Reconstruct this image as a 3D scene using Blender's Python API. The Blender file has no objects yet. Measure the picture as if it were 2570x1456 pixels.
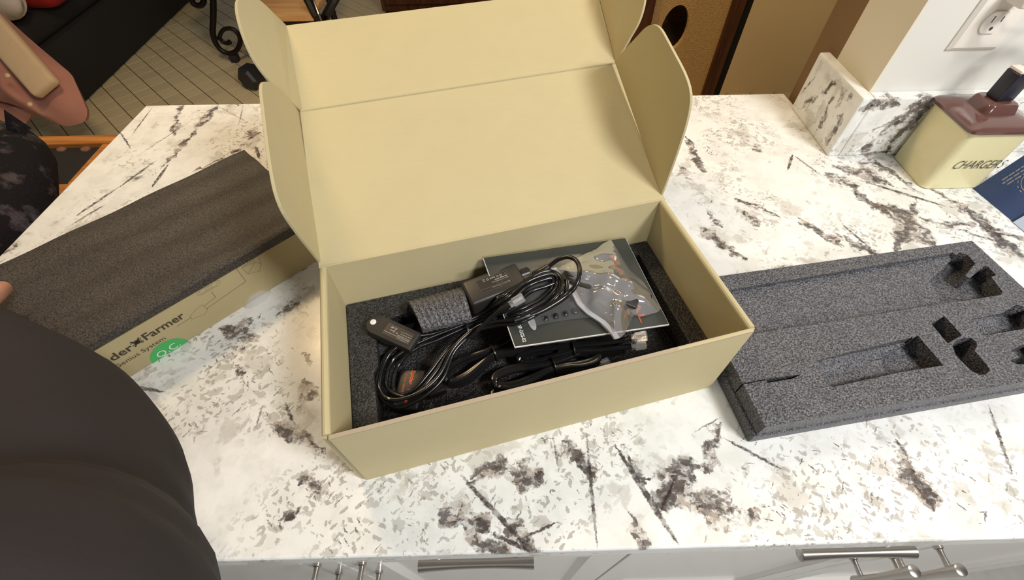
import bpy, bmesh, math, random
import numpy as np
from mathutils import Matrix, Vector

random.seed(7)
RNG = np.random.default_rng(11)
scene = bpy.context.scene
COL = scene.collection
PI = math.pi

# ------------------------------------------------------------------ camera
cam_data = bpy.data.cameras.new('camera')
cam_data.sensor_width = 36.0
cam_data.lens = 1135.6 / 2570 * 36.0
cam_data.clip_start = 0.01
cam = bpy.data.objects.new('camera', cam_data)
COL.objects.link(cam)
R_, U_, F_ = Vector((0.9997, -0.0235, -0.0091)), Vector((0.0242, 0.7905, 0.6120)), Vector((0.0072, 0.6120, -0.7908))
cam.matrix_world = Matrix(((R_.x, U_.x, -F_.x, 0.1819), (R_.y, U_.y, -F_.y, -0.1779), (R_.z, U_.z, -F_.z, 0.4802), (0, 0, 0, 1)))
scene.camera = cam

# ------------------------------------------------------------------ world, lights, exposure
world = bpy.data.worlds.new('world')
scene.world = world
world.use_nodes = True
world.node_tree.nodes['Background'].inputs[0].default_value = (1.0, 0.95, 0.88, 1)
world.node_tree.nodes['Background'].inputs[1].default_value = 0.13

def area(name, loc, target, size, size_y, power, color):
    d = bpy.data.lights.new(name, 'AREA')
    d.shape = 'RECTANGLE'; d.size = size; d.size_y = size_y
    d.energy = power; d.color = color
    o = bpy.data.objects.new(name, d); COL.objects.link(o)
    o.location = loc
    o.rotation_euler = (Vector(target) - Vector(loc)).to_track_quat('-Z', 'Y').to_euler()
    return o

area('kitchen_ceiling_light', (1.25, -0.65, 1.55), (0.35, 0.1, 0), 0.45, 0.40, 36, (1.0, 0.98, 0.96))
area('added_front_fill', (0.75, -2.0, 1.5), (0.4, -0.3, -0.2), 0.6, 0.4, 20, (1.0, 0.98, 0.96))  # added fill for the cabinet and box fronts, not a known fixture
area('dining_ceiling_light', (-0.55, 1.05, 1.45), (-0.4, 1.5, -0.6), 0.35, 0.35, 21, (1.0, 0.72, 0.40))
area('added_back_fill', (0.75, 1.1, 1.5), (1.2, 2.2, -0.6), 0.35, 0.35, 10, (1.0, 0.78, 0.50))  # added warm fill to brighten the cat tower and far wall

vs = scene.view_settings
vs.view_transform = 'Standard'; vs.look = 'None'; vs.gamma = 1.0
vs.use_curve_mapping = False
vs.exposure = -0.13

# ------------------------------------------------------------------ mesh helpers
class MB:
    """collects vertices and faces in world coordinates"""
    def __init__(s):
        s.v = []; s.f = []
    def add(s, vs_, fs_):
        n = len(s.v)
        s.v.extend([tuple(map(float, p)) for p in vs_])
        s.f.extend([tuple(i + n for i in f) for f in fs_])
        return s
    def quad(s, a, b, c, d):
        return s.add([a, b, c, d], [(0, 1, 2, 3)])
    def box(s, lo, hi):
        x0, y0, z0 = lo; x1, y1, z1 = hi
        return s.add([(x0, y0, z0), (x1, y0, z0), (x1, y1, z0), (x0, y1, z0), (x0, y0, z1), (x1, y0, z1), (x1, y1, z1), (x0, y1, z1)],
                     [(0, 3, 2, 1), (4, 5, 6, 7), (0, 1, 5, 4), (1, 2, 6, 5), (2, 3, 7, 6), (3, 0, 4, 7)])
    def prism(s, poly, off):
        """poly: 3d points counter-clockwise seen from +off; extruded by the vector off"""
        n = len(poly); o = Vector(off)
        P = [Vector(p) for p in poly]
        return s.add(P + [p + o for p in P], [tuple(reversed(range(n))), tuple(range(n, 2 * n))] +
                     [(i, (i + 1) % n, n + (i + 1) % n, n + i) for i in range(n)])
    def xform(s, M):
        s.v = [tuple(M @ Vector(p)) for p in s.v]
        return s
    def merge(s, o):
        return s.add(o.v, o.f)
    def tube(s, pts, r, n=10, sub=8, closed=False, flat=1.0, caps=True):
        """smooth tube through pts; r a number or one per point; flat squeezes it along z"""
        P = np.array(pts, float); m = len(P)
        Rr = np.full(m, r, float) if np.isscalar(r) else np.array(r, float)
        idx = lambda i: i % m if closed else min(max(i, 0), m - 1)
        out = []; rad = []
        segs = m if closed else m - 1
        for i in range(segs):
            a, b, c, d = P[idx(i - 1)], P[i], P[idx(i + 1)], P[idx(i + 2)]
            for k in range(sub):
                t = k / sub
                out.append(0.5 * ((2 * b) + (c - a) * t + (2 * a - 5 * b + 4 * c - d) * t * t + (-a + 3 * b - 3 * c + d) * t ** 3))
                rad.append(Rr[i] * (1 - t) + Rr[idx(i + 1)] * t)
        if not closed:
            out.append(P[-1]); rad.append(Rr[-1])
        Q = np.array(out); rad = np.array(rad); N = len(Q)
        if closed:
            T = np.roll(Q, -1, 0) - np.roll(Q, 1, 0)
        else:
            T = np.gradient(Q, axis=0)
        T /= np.linalg.norm(T, axis=1)[:, None] + 1e-12
        up = np.array([0, 0, 1.0])
        ref = up if abs(T[0] @ up) < 0.9 else np.array([1.0, 0, 0])
        A = np.zeros_like(Q); prev = ref
        for i in range(N):
            if flat != 1.0:
                a = np.cross(up, T[i])
                if np.linalg.norm(a) < 1e-3: a = prev
            else:
                a = prev - T[i] * (prev @ T[i]) if i else np.cross(ref, T[i])
            a = a / (np.linalg.norm(a) + 1e-12); A[i] = a; prev = a
        B = np.cross(T, A)
        ang = np.linspace(0, 2 * PI, n, endpoint=False)
        V = Q[:, None, :] + rad[:, None, None] * (np.cos(ang)[None, :, None] * A[:, None, :] + flat * np.sin(ang)[None, :, None] * B[:, None, :])
        F = []
        for i in range(N if closed else N - 1):
            j = (i + 1) % N
            for k in range(n):
                F.append((i * n + k, i * n + (k + 1) % n, j * n + (k + 1) % n, j * n + k))
        if not closed and caps:
            F.append(tuple(reversed(range(n)))); F.append(tuple((N - 1) * n + k for k in range(n)))
        return s.add(V.reshape(-1, 3), F)
    def lathe(s, prof, centre, axis=(0, 0, 1), n=20):
        """prof: (radius, height) pairs along axis"""
        q = Vector((0, 0, 1)).rotation_difference(Vector(axis).normalized())
        V = []; F = []
        for r, h in prof:
            for k in range(n):
                a = 2 * PI * k / n
                V.append(q @ Vector((r * math.cos(a), r * math.sin(a), h)) + Vector(centre))
        for i in range(len(prof) - 1):
            for k in range(n):
                F.append((i * n + k, i * n + (k + 1) % n, (i + 1) * n + (k + 1) % n, (i + 1) * n + k))
        F.append(tuple(reversed(range(n)))); F.append(tuple((len(prof) - 1) * n + k for k in range(n)))
        return s.add(V, F)

def rbox(size, bevel, segs=2, centre=(0, 0, 0), M=None):
    """box with rounded edges"""
    bm = bmesh.new()
    bmesh.ops.create_cube(bm, size=1.0)
    bmesh.ops.scale(bm, vec=size, verts=bm.verts)
    if bevel > 0:
        bmesh.ops.bevel(bm, geom=list(bm.edges), offset=bevel, segments=segs, affect='EDGES', profile=0.5)
    bmesh.ops.translate(bm, vec=centre, verts=bm.verts)
    mb = MB(); bm.verts.index_update()
    mb.add([v.co[:] for v in bm.verts], [tuple(v.index for v in f.verts) for f in bm.faces])
    bm.free()
    if M is not None: mb.xform(M)
    return mb

def frame(o, x, y):
    """matrix at o whose x axis points along x and whose z is x cross y"""
    X = Vector(x).normalized(); Zv = X.cross(Vector(y)).normalized(); Y = Zv.cross(X)
    return Matrix(((X.x, Y.x, Zv.x, o[0]), (X.y, Y.y, Zv.y, o[1]), (X.z, Y.z, Zv.z, o[2]), (0, 0, 0, 1)))

def rz(a): return Matrix.Rotation(a, 4, 'Z')
def tr(*p): return Matrix.Translation(Vector(p))

def tag(o, label=None, cat=None, group=None, kind=None):
    if label: o['label'] = label
    if cat: o['category'] = cat
    if group: o['group'] = group
    if kind: o['kind'] = kind
    return o

ROOTM = {}
def thing(name, label, cat, loc=(0, 0, 0), rotz=0.0, group=None):
    o = bpy.data.objects.new(name, None); COL.objects.link(o)
    o.empty_display_size = 0.02
    o.location = loc; o.rotation_euler = (0, 0, rotz)
    ROOTM[o.name] = tr(*loc) @ rz(rotz)
    return tag(o, label, cat, group)

def obj(name, mb, mat, parent=None, smooth=True, angle=0.7, label=None, local=False):
    """links mb as ONE mesh object; mb is in world coordinates (in the parent's own when local)"""
    if parent is not None:
        M = ROOTM.get(parent.name, Matrix())
        inv = Matrix() if local else M.inverted()
        V = [tuple(inv @ Vector(p)) for p in mb.v]; loc = None
    else:
        a = np.array(mb.v); loc = Vector(((a[:, 0].min() + a[:, 0].max()) / 2, (a[:, 1].min() + a[:, 1].max()) / 2, a[:, 2].min()))
        V = [tuple(Vector(p) - loc) for p in mb.v]
    me = bpy.data.meshes.new(name)
    me.from_pydata(V, [], mb.f); me.validate(); me.update()
    if smooth:
        me.polygons.foreach_set('use_smooth', [True] * len(me.polygons))
        me.set_sharp_from_angle(angle=angle)
    if mat: me.materials.append(mat)
    o = bpy.data.objects.new(name, me); COL.objects.link(o)
    if parent is not None:
        o.parent = parent
        ROOTM[o.name] = ROOTM.get(parent.name, Matrix())
    else:
        o.location = loc
        ROOTM[o.name] = tr(*loc)
    if label: o['label'] = label
    return o

def bevel_mod(o, w, segs=2):
    m = o.modifiers.new('bevel', 'BEVEL'); m.width = w; m.segments = segs; m.limit_method = 'ANGLE'
    return o

def struct(name, mb, mat, smooth=False):
    return tag(obj(name, mb, mat, None, smooth), kind='structure')

def text(parent, body, origin, xdir, ydir, height, mat, width=None, align='LEFT', depth=0.00025, shear=0.0, name='lettering', bold=0.0):
    cu = bpy.data.curves.new('lettering', 'FONT'); cu.body = body
    cu.align_x = align; cu.extrude = 0.0; cu.shear = shear; cu.offset = bold
    cu.resolution_u = 3
    to = bpy.data.objects.new('lettering_source', cu)
    me = to.to_mesh()
    V = [v.co.copy() for v in me.vertices]; Fc = [tuple(p.vertices) for p in me.polygons]
    to.to_mesh_clear(); bpy.data.objects.remove(to); bpy.data.curves.remove(cu)
    if not V: return None
    sy = height / 0.7; sx = sy
    if width:
        w = max(v.x for v in V) - min(v.x for v in V); sx = width / w
    M = frame(origin, xdir, ydir)
    mb = MB().add([M @ Vector((v.x * sx, v.y * sy, depth)) for v in V], Fc)
    return obj(name, mb, mat, parent, smooth=False)

def boolean_cut(mb, cutters):
    """mb minus each cutter"""
    def mk(m):
        me = bpy.data.meshes.new('tmp'); me.from_pydata(m.v, [], m.f); me.update()
        o = bpy.data.objects.new('tmp', me); COL.objects.link(o); return o
    base = mk(mb); cs = []
    for c in cutters:
        co = mk(c); cs.append(co)
        m = base.modifiers.new('b', 'BOOLEAN'); m.operation = 'DIFFERENCE'; m.solver = 'EXACT'; m.object = co
    dg = bpy.context.evaluated_depsgraph_get()
    me = base.evaluated_get(dg).to_mesh()
    out = MB().add([v.co[:] for v in me.vertices], [tuple(p.vertices) for p in me.polygons])
    base.evaluated_get(dg).to_mesh_clear()
    for o in [base] + cs: bpy.data.objects.remove(o)
    return out

def skin(points, edges, radii, levels=2, root=0):
    """one continuous limb-like surface grown on a skeleton"""
    me = bpy.data.meshes.new('tmp'); me.from_pydata(points, edges, []); me.update()
    o = bpy.data.objects.new('tmp', me); COL.objects.link(o)
    o.modifiers.new('skin', 'SKIN')
    for i, r in enumerate(radii):
        sv = me.skin_vertices[0].data[i]
        sv.radius = (r, r) if np.isscalar(r) else r
        sv.use_root = (i == root)
    s = o.modifiers.new('sub', 'SUBSURF'); s.levels = levels; s.render_levels = levels
    dg = bpy.context.evaluated_depsgraph_get()
    m2 = o.evaluated_get(dg).to_mesh()
    out = MB().add([v.co[:] for v in m2.vertices], [tuple(p.vertices) for p in m2.polygons])
    o.evaluated_get(dg).to_mesh_clear(); bpy.data.objects.remove(o)
    return out

# ------------------------------------------------------------------ materials
def srgb(r, g, b):
    def c(x):
        x /= 255.0
        return x / 12.92 if x <= 0.04045 else ((x + 0.055) / 1.055) ** 2.4
    return (c(r), c(g), c(b), 1.0)

class NT:
    def __init__(s, name):
        s.m = bpy.data.materials.new(name); s.m.use_nodes = True
        s.t = s.m.node_tree; s.n = s.t.nodes; s.p = s.n['Principled BSDF']
    def new(s, typ, **kw):
        n = s.n.new(typ)
        for k, v in kw.items(): setattr(n, k, v)
        return n
    def link(s, a, b): s.t.links.new(a, b)
    def coord(s, out='Object'):
        return s.new('ShaderNodeTexCoord').outputs[out]
    def setin(s, n, i, v):
        if hasattr(v, 'is_linked') or hasattr(v, 'links'): s.link(v, n.inputs[i])
        else: n.inputs[i].default_value = v
    def math(s, op, a, b=None, clamp=False):
        n = s.new('ShaderNodeMath', operation=op); n.use_clamp = clamp
        s.setin(n, 0, a)
        if b is not None: s.setin(n, 1, b)
        return n.outputs[0]
    def noise(s, vec, scale, detail=3.0, rough=0.55, out=0):
        n = s.new('ShaderNodeTexNoise'); s.link(vec, n.inputs['Vector'])
        n.inputs['Scale'].default_value = scale; n.inputs['Detail'].default_value = detail; n.inputs['Roughness'].default_value = rough
        return n.outputs[out]
    def voro(s, vec, scale, out='Distance', feature='F1', rnd=1.0):
        n = s.new('ShaderNodeTexVoronoi', feature=feature); s.link(vec, n.inputs['Vector'])
        n.inputs['Scale'].default_value = scale; n.inputs['Randomness'].default_value = rnd
        return n.outputs[out]
    def mapping(s, vec, rot=(0, 0, 0), scale=(1, 1, 1), loc=(0, 0, 0)):
        n = s.new('ShaderNodeMapping'); s.link(vec, n.inputs[0])
        n.inputs['Rotation'].default_value = rot; n.inputs['Scale'].default_value = scale; n.inputs['Location'].default_value = loc
        return n.outputs[0]
    def step(s, v, lo, hi):
        n = s.new('ShaderNodeMapRange', interpolation_type='SMOOTHSTEP'); s.setin(n, 0, v)
        n.inputs[1].default_value = lo; n.inputs[2].default_value = hi; n.inputs[3].default_value = 0; n.inputs[4].default_value = 1
        return n.outputs[0]
    def mix(s, f, a, b):
        n = s.new('ShaderNodeMix', data_type='RGBA'); s.setin(n, 0, f)
        s.setin(n, 6, a); s.setin(n, 7, b)
        return n.outputs[2]
    def bump(s, h, strength=0.3, dist=0.001):
        n = s.new('ShaderNodeBump'); s.link(h, n.inputs['Height'])
        n.inputs['Strength'].default_value = strength; n.inputs['Distance'].default_value = dist
        s.link(n.outputs[0], s.p.inputs['Normal'])
    def base(s, v): s.setin(s.p, 'Base Color', v)
    def set(s, rough=0.5, metal=0.0, spec=0.5, coat=0.0):
        s.p.inputs['Roughness'].default_value = rough; s.p.inputs['Metallic'].default_value = metal
        s.p.inputs['Specular IOR Level'].default_value = spec
        if coat: s.p.inputs['Coat Weight'].default_value = coat; s.p.inputs['Coat Roughness'].default_value = 0.1
        return s

def simple(name, col, rough=0.5, metal=0.0, spec=0.5, var=0.06, scale=60, bump=0.0, bscale=400, bdist=0.0005, coat=0.0):
    """plain surface with a little procedural unevenness"""
    t = NT(name); t.set(rough, metal, spec, coat)
    co = t.coord()
    n = t.noise(co, scale, 4)
    d = tuple(c * (1 - var) for c in col[:3]) + (1,); l = tuple(min(1, c * (1 + var)) for c in col[:3]) + (1,)
    t.base(t.mix(n, d, l))
    if bump: t.bump(t.noise(co, bscale, 3), bump, bdist)
    return t.m

def make_foam(name, lo, hi, bmp=0.9, fine=520, rough=0.42):
    t = NT(name); t.set(rough, 0, 0.45); co = t.coord()
    n1 = t.noise(co, fine, 2, 0.7); n2 = t.noise(co, 60, 3)
    cell = t.voro(co, fine * .83)
    k = t.math('MULTIPLY', t.step(n1, 0.34, 0.7), t.math('ADD', 0.65, t.math('MULTIPLY', n2, 0.7)))
    t.base(t.mix(k, lo, hi))
    t.bump(t.math('ADD', cell, n1), bmp, 0.0012)
    return t.m

def make_card(name, col, dark=0.93):
    t = NT(name); t.set(0.72, 0, 0.25); co = t.coord()
    n = t.noise(t.mapping(co, scale=(1, 1, 1)), 26, 5, 0.6); fb = t.noise(t.mapping(co, rot=(0, 0, 0.3), scale=(30, 260, 260)), 1.5, 3)
    k = t.math('ADD', t.math('MULTIPLY', n, 0.6), t.math('MULTIPLY', fb, 0.4))
    t.base(t.mix(k, tuple(c * dark for c in col[:3]) + (1,), tuple(min(1, c * (2 - dark)) for c in col[:3]) + (1,)))
    t.bump(fb, 0.08, 0.0003)
    return t.m

def make_film(name, tint, haze, rough=0.06):
    """thin clear plastic: mostly see-through, a milky share and a glossy skin"""
    t = NT(name)
    tb = t.new('ShaderNodeBsdfTransparent'); tb.inputs[0].default_value = tint
    df = t.new('ShaderNodeBsdfDiffuse'); df.inputs[0].default_value = (0.85, 0.86, 0.88, 1)
    gl = t.new('ShaderNodeBsdfGlossy'); gl.inputs[0].default_value = (1, 1, 1, 1); gl.inputs['Roughness'].default_value = rough
    co = t.coord(); h = t.noise(co, 45, 2, 0.5)
    b = t.new('ShaderNodeBump'); t.link(h, b.inputs['Height']); b.inputs['Strength'].default_value = 0.35; b.inputs['Distance'].default_value = 0.004
    t.link(b.outputs[0], gl.inputs['Normal'])
    fr = t.new('ShaderNodeFresnel'); fr.inputs[0].default_value = 1.5; t.link(b.outputs[0], fr.inputs['Normal'])
    m1 = t.new('ShaderNodeMixShader'); m1.inputs[0].default_value = haze
    t.link(tb.outputs[0], m1.inputs[1]); t.link(df.outputs[0], m1.inputs[2])
    m2 = t.new('ShaderNodeMixShader'); t.link(t.math('MULTIPLY', fr.outputs[0], 0.6, True), m2.inputs[0])
    t.link(m1.outputs[0], m2.inputs[1]); t.link(gl.outputs[0], m2.inputs[2])
    t.link(m2.outputs[0], t.n['Material Output'].inputs['Surface'])
    return t.m

def make_wood(name, c1, c2, rot=0.0, rough=0.45, scale=(3, 60, 60)):
    t = NT(name); t.set(rough, 0, 0.4); co = t.coord()
    v = t.mapping(co, rot=(0, 0, rot), scale=scale)
    n = t.noise(v, 1.0, 6, 0.65)
    t.base(t.mix(t.step(n, 0.3, 0.72), c1, c2)); t.bump(n, 0.1, 0.0006)
    return t.m

# --- granite: white ground, grey flakes, mauve-brown clusters, black needles
G_VEINS = [  # start, end, half width at the middle: the stone's own long dark crystals
    ((-0.3862,0.6781,0), (-0.401,0.526,0), .0045), ((-0.4632,0.6811,0), (-0.4364,0.5968,0), .0050), ((-0.4259,0.5014,0), (-0.4579,0.4226,0), .0032), ((-0.4562,0.4296,0), (-0.49,0.3575,0), .0036),
    ((-0.4085,0.6389,0), (-0.4724,0.5031,0), .0016), ((-0.456,0.3867,0), (-0.4855,0.3389,0), .0028), ((-0.4012,0.4893,0), (-0.4015,0.4217,0), .0038), ((-0.2993,0.5141,0), (-0.3383,0.476,0), .0042),
    ((-0.5143,0.6772,0), (-0.5081,0.5701,0), .0022), ((-0.271,0.5803,0), (-0.2877,0.5532,0), .0040), ((-0.2679,0.5366,0), (-0.2462,0.4949,0), .0040), ((-0.5372,0.5902,0), (-0.4869,0.5326,0), .0026),
    ((-0.3351,0.6717,0), (-0.319,0.5977,0), .0018), ((-0.3926,0.6783,0), (-0.2873,0.5965,0), .0014),
    ((0.2887,-0.0132,0), (0.336,-0.1154,0), .0040), ((0.2617,0.0018,0), (0.2581,-0.1173,0), .0026), ((0.1257,-0.0408,0), (0.193,-0.1092,0), .0034), ((0.1793,-0.0908,0), (0.1966,-0.1112,0), .0060),
    ((0.1368,-0.0958,0), (0.1706,-0.1151,0), .0055), ((0.1557,-0.095,0), (0.2011,-0.1159,0), .0030), ((0.1895,-0.1025,0), (0.2257,-0.0885,0), .0024), ((0.2251,-0.0029,0), (0.2291,-0.0451,0), .0016),
    ((0.3766,-0.0061,0), (0.4127,0.0107,0), .0018), ((0.4021,-0.0042,0), (0.3814,-0.0372,0), .0050), ((0.4051,-0.0112,0), (0.4606,-0.0492,0), .0026), ((0.3489,-0.0482,0), (0.3198,-0.0881,0), .0024),
    ((0.3243,-0.0495,0), (0.3672,-0.0408,0), .0060), ((0.2968,-0.0875,0), (0.3019,-0.1158,0), .0044), ((0.1383,-0.0512,0), (0.1584,-0.0393,0), .0050), ((0.1193,-0.0816,0), (0.1491,-0.0893,0), .0080),
    ((0.3641,-0.0757,0), (0.4052,-0.0839,0), .0100), ((0.3275,-0.0711,0), (0.3587,-0.0543,0), .0095), ((-0.0394,-0.0754,0), (-0.0204,-0.0709,0), .0048), ((-0.0228,-0.0486,0), (-0.0098,-0.0632,0), .0060),
    ((-0.0358,-0.0483,0), (-0.0276,-0.0423,0), .0045), ((-0.1416,0.0839,0), (-0.1339,0.0805,0), .0042), ((-0.117,0.165,0), (-0.0978,0.1797,0), .0042), ((-0.2741,0.0685,0), (-0.2135,0.0568,0), .0030),
    ((-0.174,0.1427,0), (-0.1366,0.1298,0), .0045), ((-0.1454,0.1571,0), (-0.1652,0.1407,0), .0042), ((0.7121,0.0192,0), (0.6841,-0.0627,0), .0026), ((0.5892,-0.0346,0), (0.5901,-0.0753,0), .0075),
    ((0.7339,0.4433,0), (0.8161,0.3837,0), .0060), ((0.8087,0.457,0), (0.8351,0.383,0), .0075), ((0.756,0.4058,0), (0.8634,0.3348,0), .0040), ((0.7722,0.3379,0), (0.8551,0.2832,0), .0075),
    ((0.8199,0.3454,0), (0.7534,0.2702,0), .0060), ((0.8539,0.3,0), (0.9304,0.2644,0), .0060), ((0.6806,0.4785,0), (0.6517,0.4302,0), .0036), ((0.6797,0.4729,0), (0.7066,0.4095,0), .0026),
    ((0.5457,0.364,0), (0.586,0.3333,0), .0042), ((0.546,0.3275,0), (0.558,0.3097,0), .0070), ((0.8673,0.3721,0), (0.9009,0.2984,0), .0050), ((0.6826,0.3056,0), (0.6996,0.2561,0), .0030),
    ((0.5285,0.0797,0), (0.5293,0.0486,0), .0030), ((-0.0722,0.0108,0), (-0.0282,-0.0099,0), .0055), ((-0.0742,0.0408,0), (-0.0588,0.0172,0), .0030), ((-0.0579,0.065,0), (-0.0426,0.0496,0), .0055),
    ((-0.0836,0.1083,0), (-0.062,0.0939,0), .0052), ((0.1462,-0.0429,0), (0.1707,-0.0337,0), .0080), ((0.1865,-0.0536,0), (0.2069,-0.0484,0), .0070), ((0.7238,0.4069,0), (0.7539,0.3385,0), .0110), ((0.7808,0.3197,0), (0.7935,0.2689,0), .0120),
    ((0.8884,0.3161,0), (0.903,0.2342,0), .0100), ((0.6293,0.3074,0), (0.6558,0.2733,0), .0060), ((0.4843,0.3476,0), (0.4984,0.3117,0), .0060), ((0.4792,0.2872,0), (0.5071,0.2468,0), .0060), ((0.673,0.2728,0), (0.703,0.2406,0), .0070), ((0.5097,0.514,0), (0.5119,0.4458,0), .0050), ((-0.0977,0.0093,0), (-0.0984,0.0391,0), .0018), ((0.2421,-0.0212,0), (0.2604,-0.042,0), .0060), ((0.2972,-0.0185,0), (0.3085,-0.0472,0), .0050),
]

def shard_group(soft=False):
    g = bpy.data.node_groups.new('soft_shard' if soft else 'shard', 'ShaderNodeTree')
    for n, ty in (('P', 'NodeSocketVector'), ('A', 'NodeSocketVector'), ('D', 'NodeSocketVector'), ('L', 'NodeSocketFloat'), ('W', 'NodeSocketFloat'), ('Prev', 'NodeSocketFloat')):
        g.interface.new_socket(n, in_out='INPUT', socket_type=ty)
    g.interface.new_socket('Mask', in_out='OUTPUT', socket_type='NodeSocketFloat')
    i = g.nodes.new('NodeGroupInput'); o = g.nodes.new('NodeGroupOutput'); L = g.links.new
    def vm(op, a, b):
        n = g.nodes.new('ShaderNodeVectorMath'); n.operation = op; L(a, n.inputs[0])
        if b is not None: L(b, n.inputs[3] if op == 'SCALE' else n.inputs[1])
        return n
    def mt(op, a, b, clamp=False):
        n = g.nodes.new('ShaderNodeMath'); n.operation = op; n.use_clamp = clamp
        for k, x in ((0, a), (1, b)):
            if x is None: continue
            if isinstance(x, (int, float)): n.inputs[k].default_value = x
            else: L(x, n.inputs[k])
        return n.outputs[0]
    rel = vm('SUBTRACT', i.outputs['P'], i.outputs['A']).outputs[0]
    d = vm('DOT_PRODUCT', rel, i.outputs['D']).outputs['Value']
    along = vm('SCALE', i.outputs['D'], d).outputs[0]
    perp = vm('LENGTH', vm('SUBTRACT', rel, along).outputs[0], None).outputs['Value']
    u = mt('DIVIDE', d, i.outputs['L'], True)
    prof = mt('MULTIPLY', mt('MULTIPLY', u, mt('SUBTRACT', 1.0, u)), 4.0)
    w = mt('MULTIPLY', mt('POWER', prof, 0.6), i.outputs['W'])
    m = mt('MULTIPLY', mt('SUBTRACT', w, perp), 900.0, True) if not soft else mt('SUBTRACT', 1.0, mt('DIVIDE', perp, mt('MAXIMUM', w, 1e-5)), True)
    L(mt('MAXIMUM', m, i.outputs['Prev']), o.inputs[0])
    return g
SHARD = shard_group(); SOFT = shard_group(True)

def make_granite(name, veins, loc):
    t = NT(name); t.set(0.2, 0, 0.5); geo = t.new('ShaderNodeNewGeometry'); P = geo.outputs['Position']
    def warp(scale, detail, amp):
        c = t.noise(P, scale, detail, 0.62, out=1)
        a = t.new('ShaderNodeVectorMath', operation='SUBTRACT'); t.link(c, a.inputs[0]); a.inputs[1].default_value = (0.5, 0.5, 0.5)
        b = t.new('ShaderNodeVectorMath', operation='SCALE'); t.link(a.outputs[0], b.inputs[0]); b.inputs[3].default_value = amp
        d = t.new('ShaderNodeVectorMath', operation='ADD'); t.link(P, d.inputs[0]); t.link(b.outputs[0], d.inputs[1])
        return d.outputs[0]
    W = warp(48, 4, 0.030); W2 = warp(230, 3, 0.006)
    def shards(ang, sc, thr, sd, src):
        """elongated crystals lying along one direction"""
        v = t.mapping(t.mapping(src, rot=(0.35, 0.2, ang)), scale=sc, loc=(sd, sd * 2, 0))
        cell = t.new('ShaderNodeTexVoronoi', feature='F1'); t.link(v, cell.inputs['Vector']); cell.inputs['Scale'].default_value = 1.0
        sep = t.new('ShaderNodeSeparateColor'); t.link(cell.outputs['Color'], sep.inputs[0])
        lim = t.math('SUBTRACT', t.math('MULTIPLY', sep.outputs[0], thr * 2.2), thr * 0.7)
        return t.step(t.math('SUBTRACT', lim, cell.outputs['Distance']), 0.0, 0.05)
    def mx(*a):
        r = a[0]
        for b in a[1:]: r = t.math('MAXIMUM', r, b)
        return r
    ground = t.mix(t.step(t.noise(W, 26, 4, 0.6), 0.38, 0.68), srgb(240, 241, 238), srgb(226, 227, 223))
    # pale translucent grey blotches
    bl = t.step(t.noise(W, 19, 4, 0.55), 0.57, 0.64)
    c = t.mix(t.math('MULTIPLY', bl, 0.50), ground, srgb(186, 181, 170))
    # small grey flakes, several directions, in drifts
    fl = mx(shards(0.5, (70, 190, 130), 0.30, 3.1, W2), shards(-0.7, (75, 220, 130), 0.30, 9.7, W2), shards(1.5, (85, 200, 130), 0.26, 5.3, W2))
    dens = t.step(t.noise(P, 6.0, 3, 0.55), 0.46, 0.60)
    c = t.mix(t.math('MULTIPLY', t.math('MULTIPLY', fl, dens), 0.70), c, srgb(160, 154, 146))
    fl2 = mx(shards(0.2, (38, 90, 70), 0.30, 13.1, W), shards(-1.0, (34, 100, 70), 0.28, 19.7, W))
    c = t.mix(t.math('MULTIPLY', t.math('MULTIPLY', fl2, t.step(t.noise(P, 6.0, 2), 0.46, 0.58)), 0.55), c, srgb(170, 165, 154))
    # named crystals: thin ones are needles, broad ones seed brown clusters
    prev = 0.0; seed = 0.0
    for A, B, w in veins:
        A = Vector(A); B = Vector(B); d = B - A; broad = w >= 0.0042
        g = t.new('ShaderNodeGroup'); g.node_tree = SOFT if broad else SHARD
        t.link(W if broad else W2, g.inputs['P'])
        g.inputs['A'].default_value = A - d * (0.35 if broad else 0); g.inputs['D'].default_value = d.normalized()
        g.inputs['L'].default_value = d.length * (1.7 if broad else 1); g.inputs['W'].default_value = w * (3.0 if broad else 0.9)
        if broad: t.setin(g, 'Prev', seed); seed = g.outputs[0]
        else: t.setin(g, 'Prev', prev); prev = g.outputs[0]
    # mauve-brown clusters of facets
    med = t.noise(W, 15, 5, 0.62)
    cl = t.step(t.math('ADD', med, t.math('MULTIPLY', seed, 0.25)), 0.62, 0.685)
    facet = t.new('ShaderNodeTexVoronoi', feature='F1'); t.link(t.mapping(W2, rot=(0, 0, .8), scale=(1, 1.9, 1)), facet.inputs['Vector']); facet.inputs['Scale'].default_value = 120
    fs = t.new('ShaderNodeSeparateColor'); t.link(facet.outputs['Color'], fs.inputs[0])
    fc = t.mix(t.step(fs.outputs[0], 0.25, 0.75), srgb(66, 52, 48), srgb(172, 158, 147))
    inner = t.step(t.math('ADD', t.noise(W2, 100, 3, 0.7), t.math('MULTIPLY', fs.outputs[1], 0.18)), 0.46, 0.60)
    c = t.mix(t.math('MULTIPLY', t.math('MULTIPLY', cl, t.math('ADD', 0.22, t.math('MULTIPLY', inner, 0.66))), 0.95), c, fc)
    # thin black needles, in zones
    nd = mx(shards(0.9, (20, 260, 150), 0.17, 1.3, W2), shards(-0.95, (24, 300, 150), 0.16, 7.1, W2), shards(0.15, (30, 300, 150), 0.14, 4.4, W2))
    zone = t.step(t.noise(W, 6.5, 3, 0.6), 0.47, 0.60)
    c = t.mix(t.math('MULTIPLY', t.math('MULTIPLY', nd, zone), 0.80), c, srgb(84, 70, 66))
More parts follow.
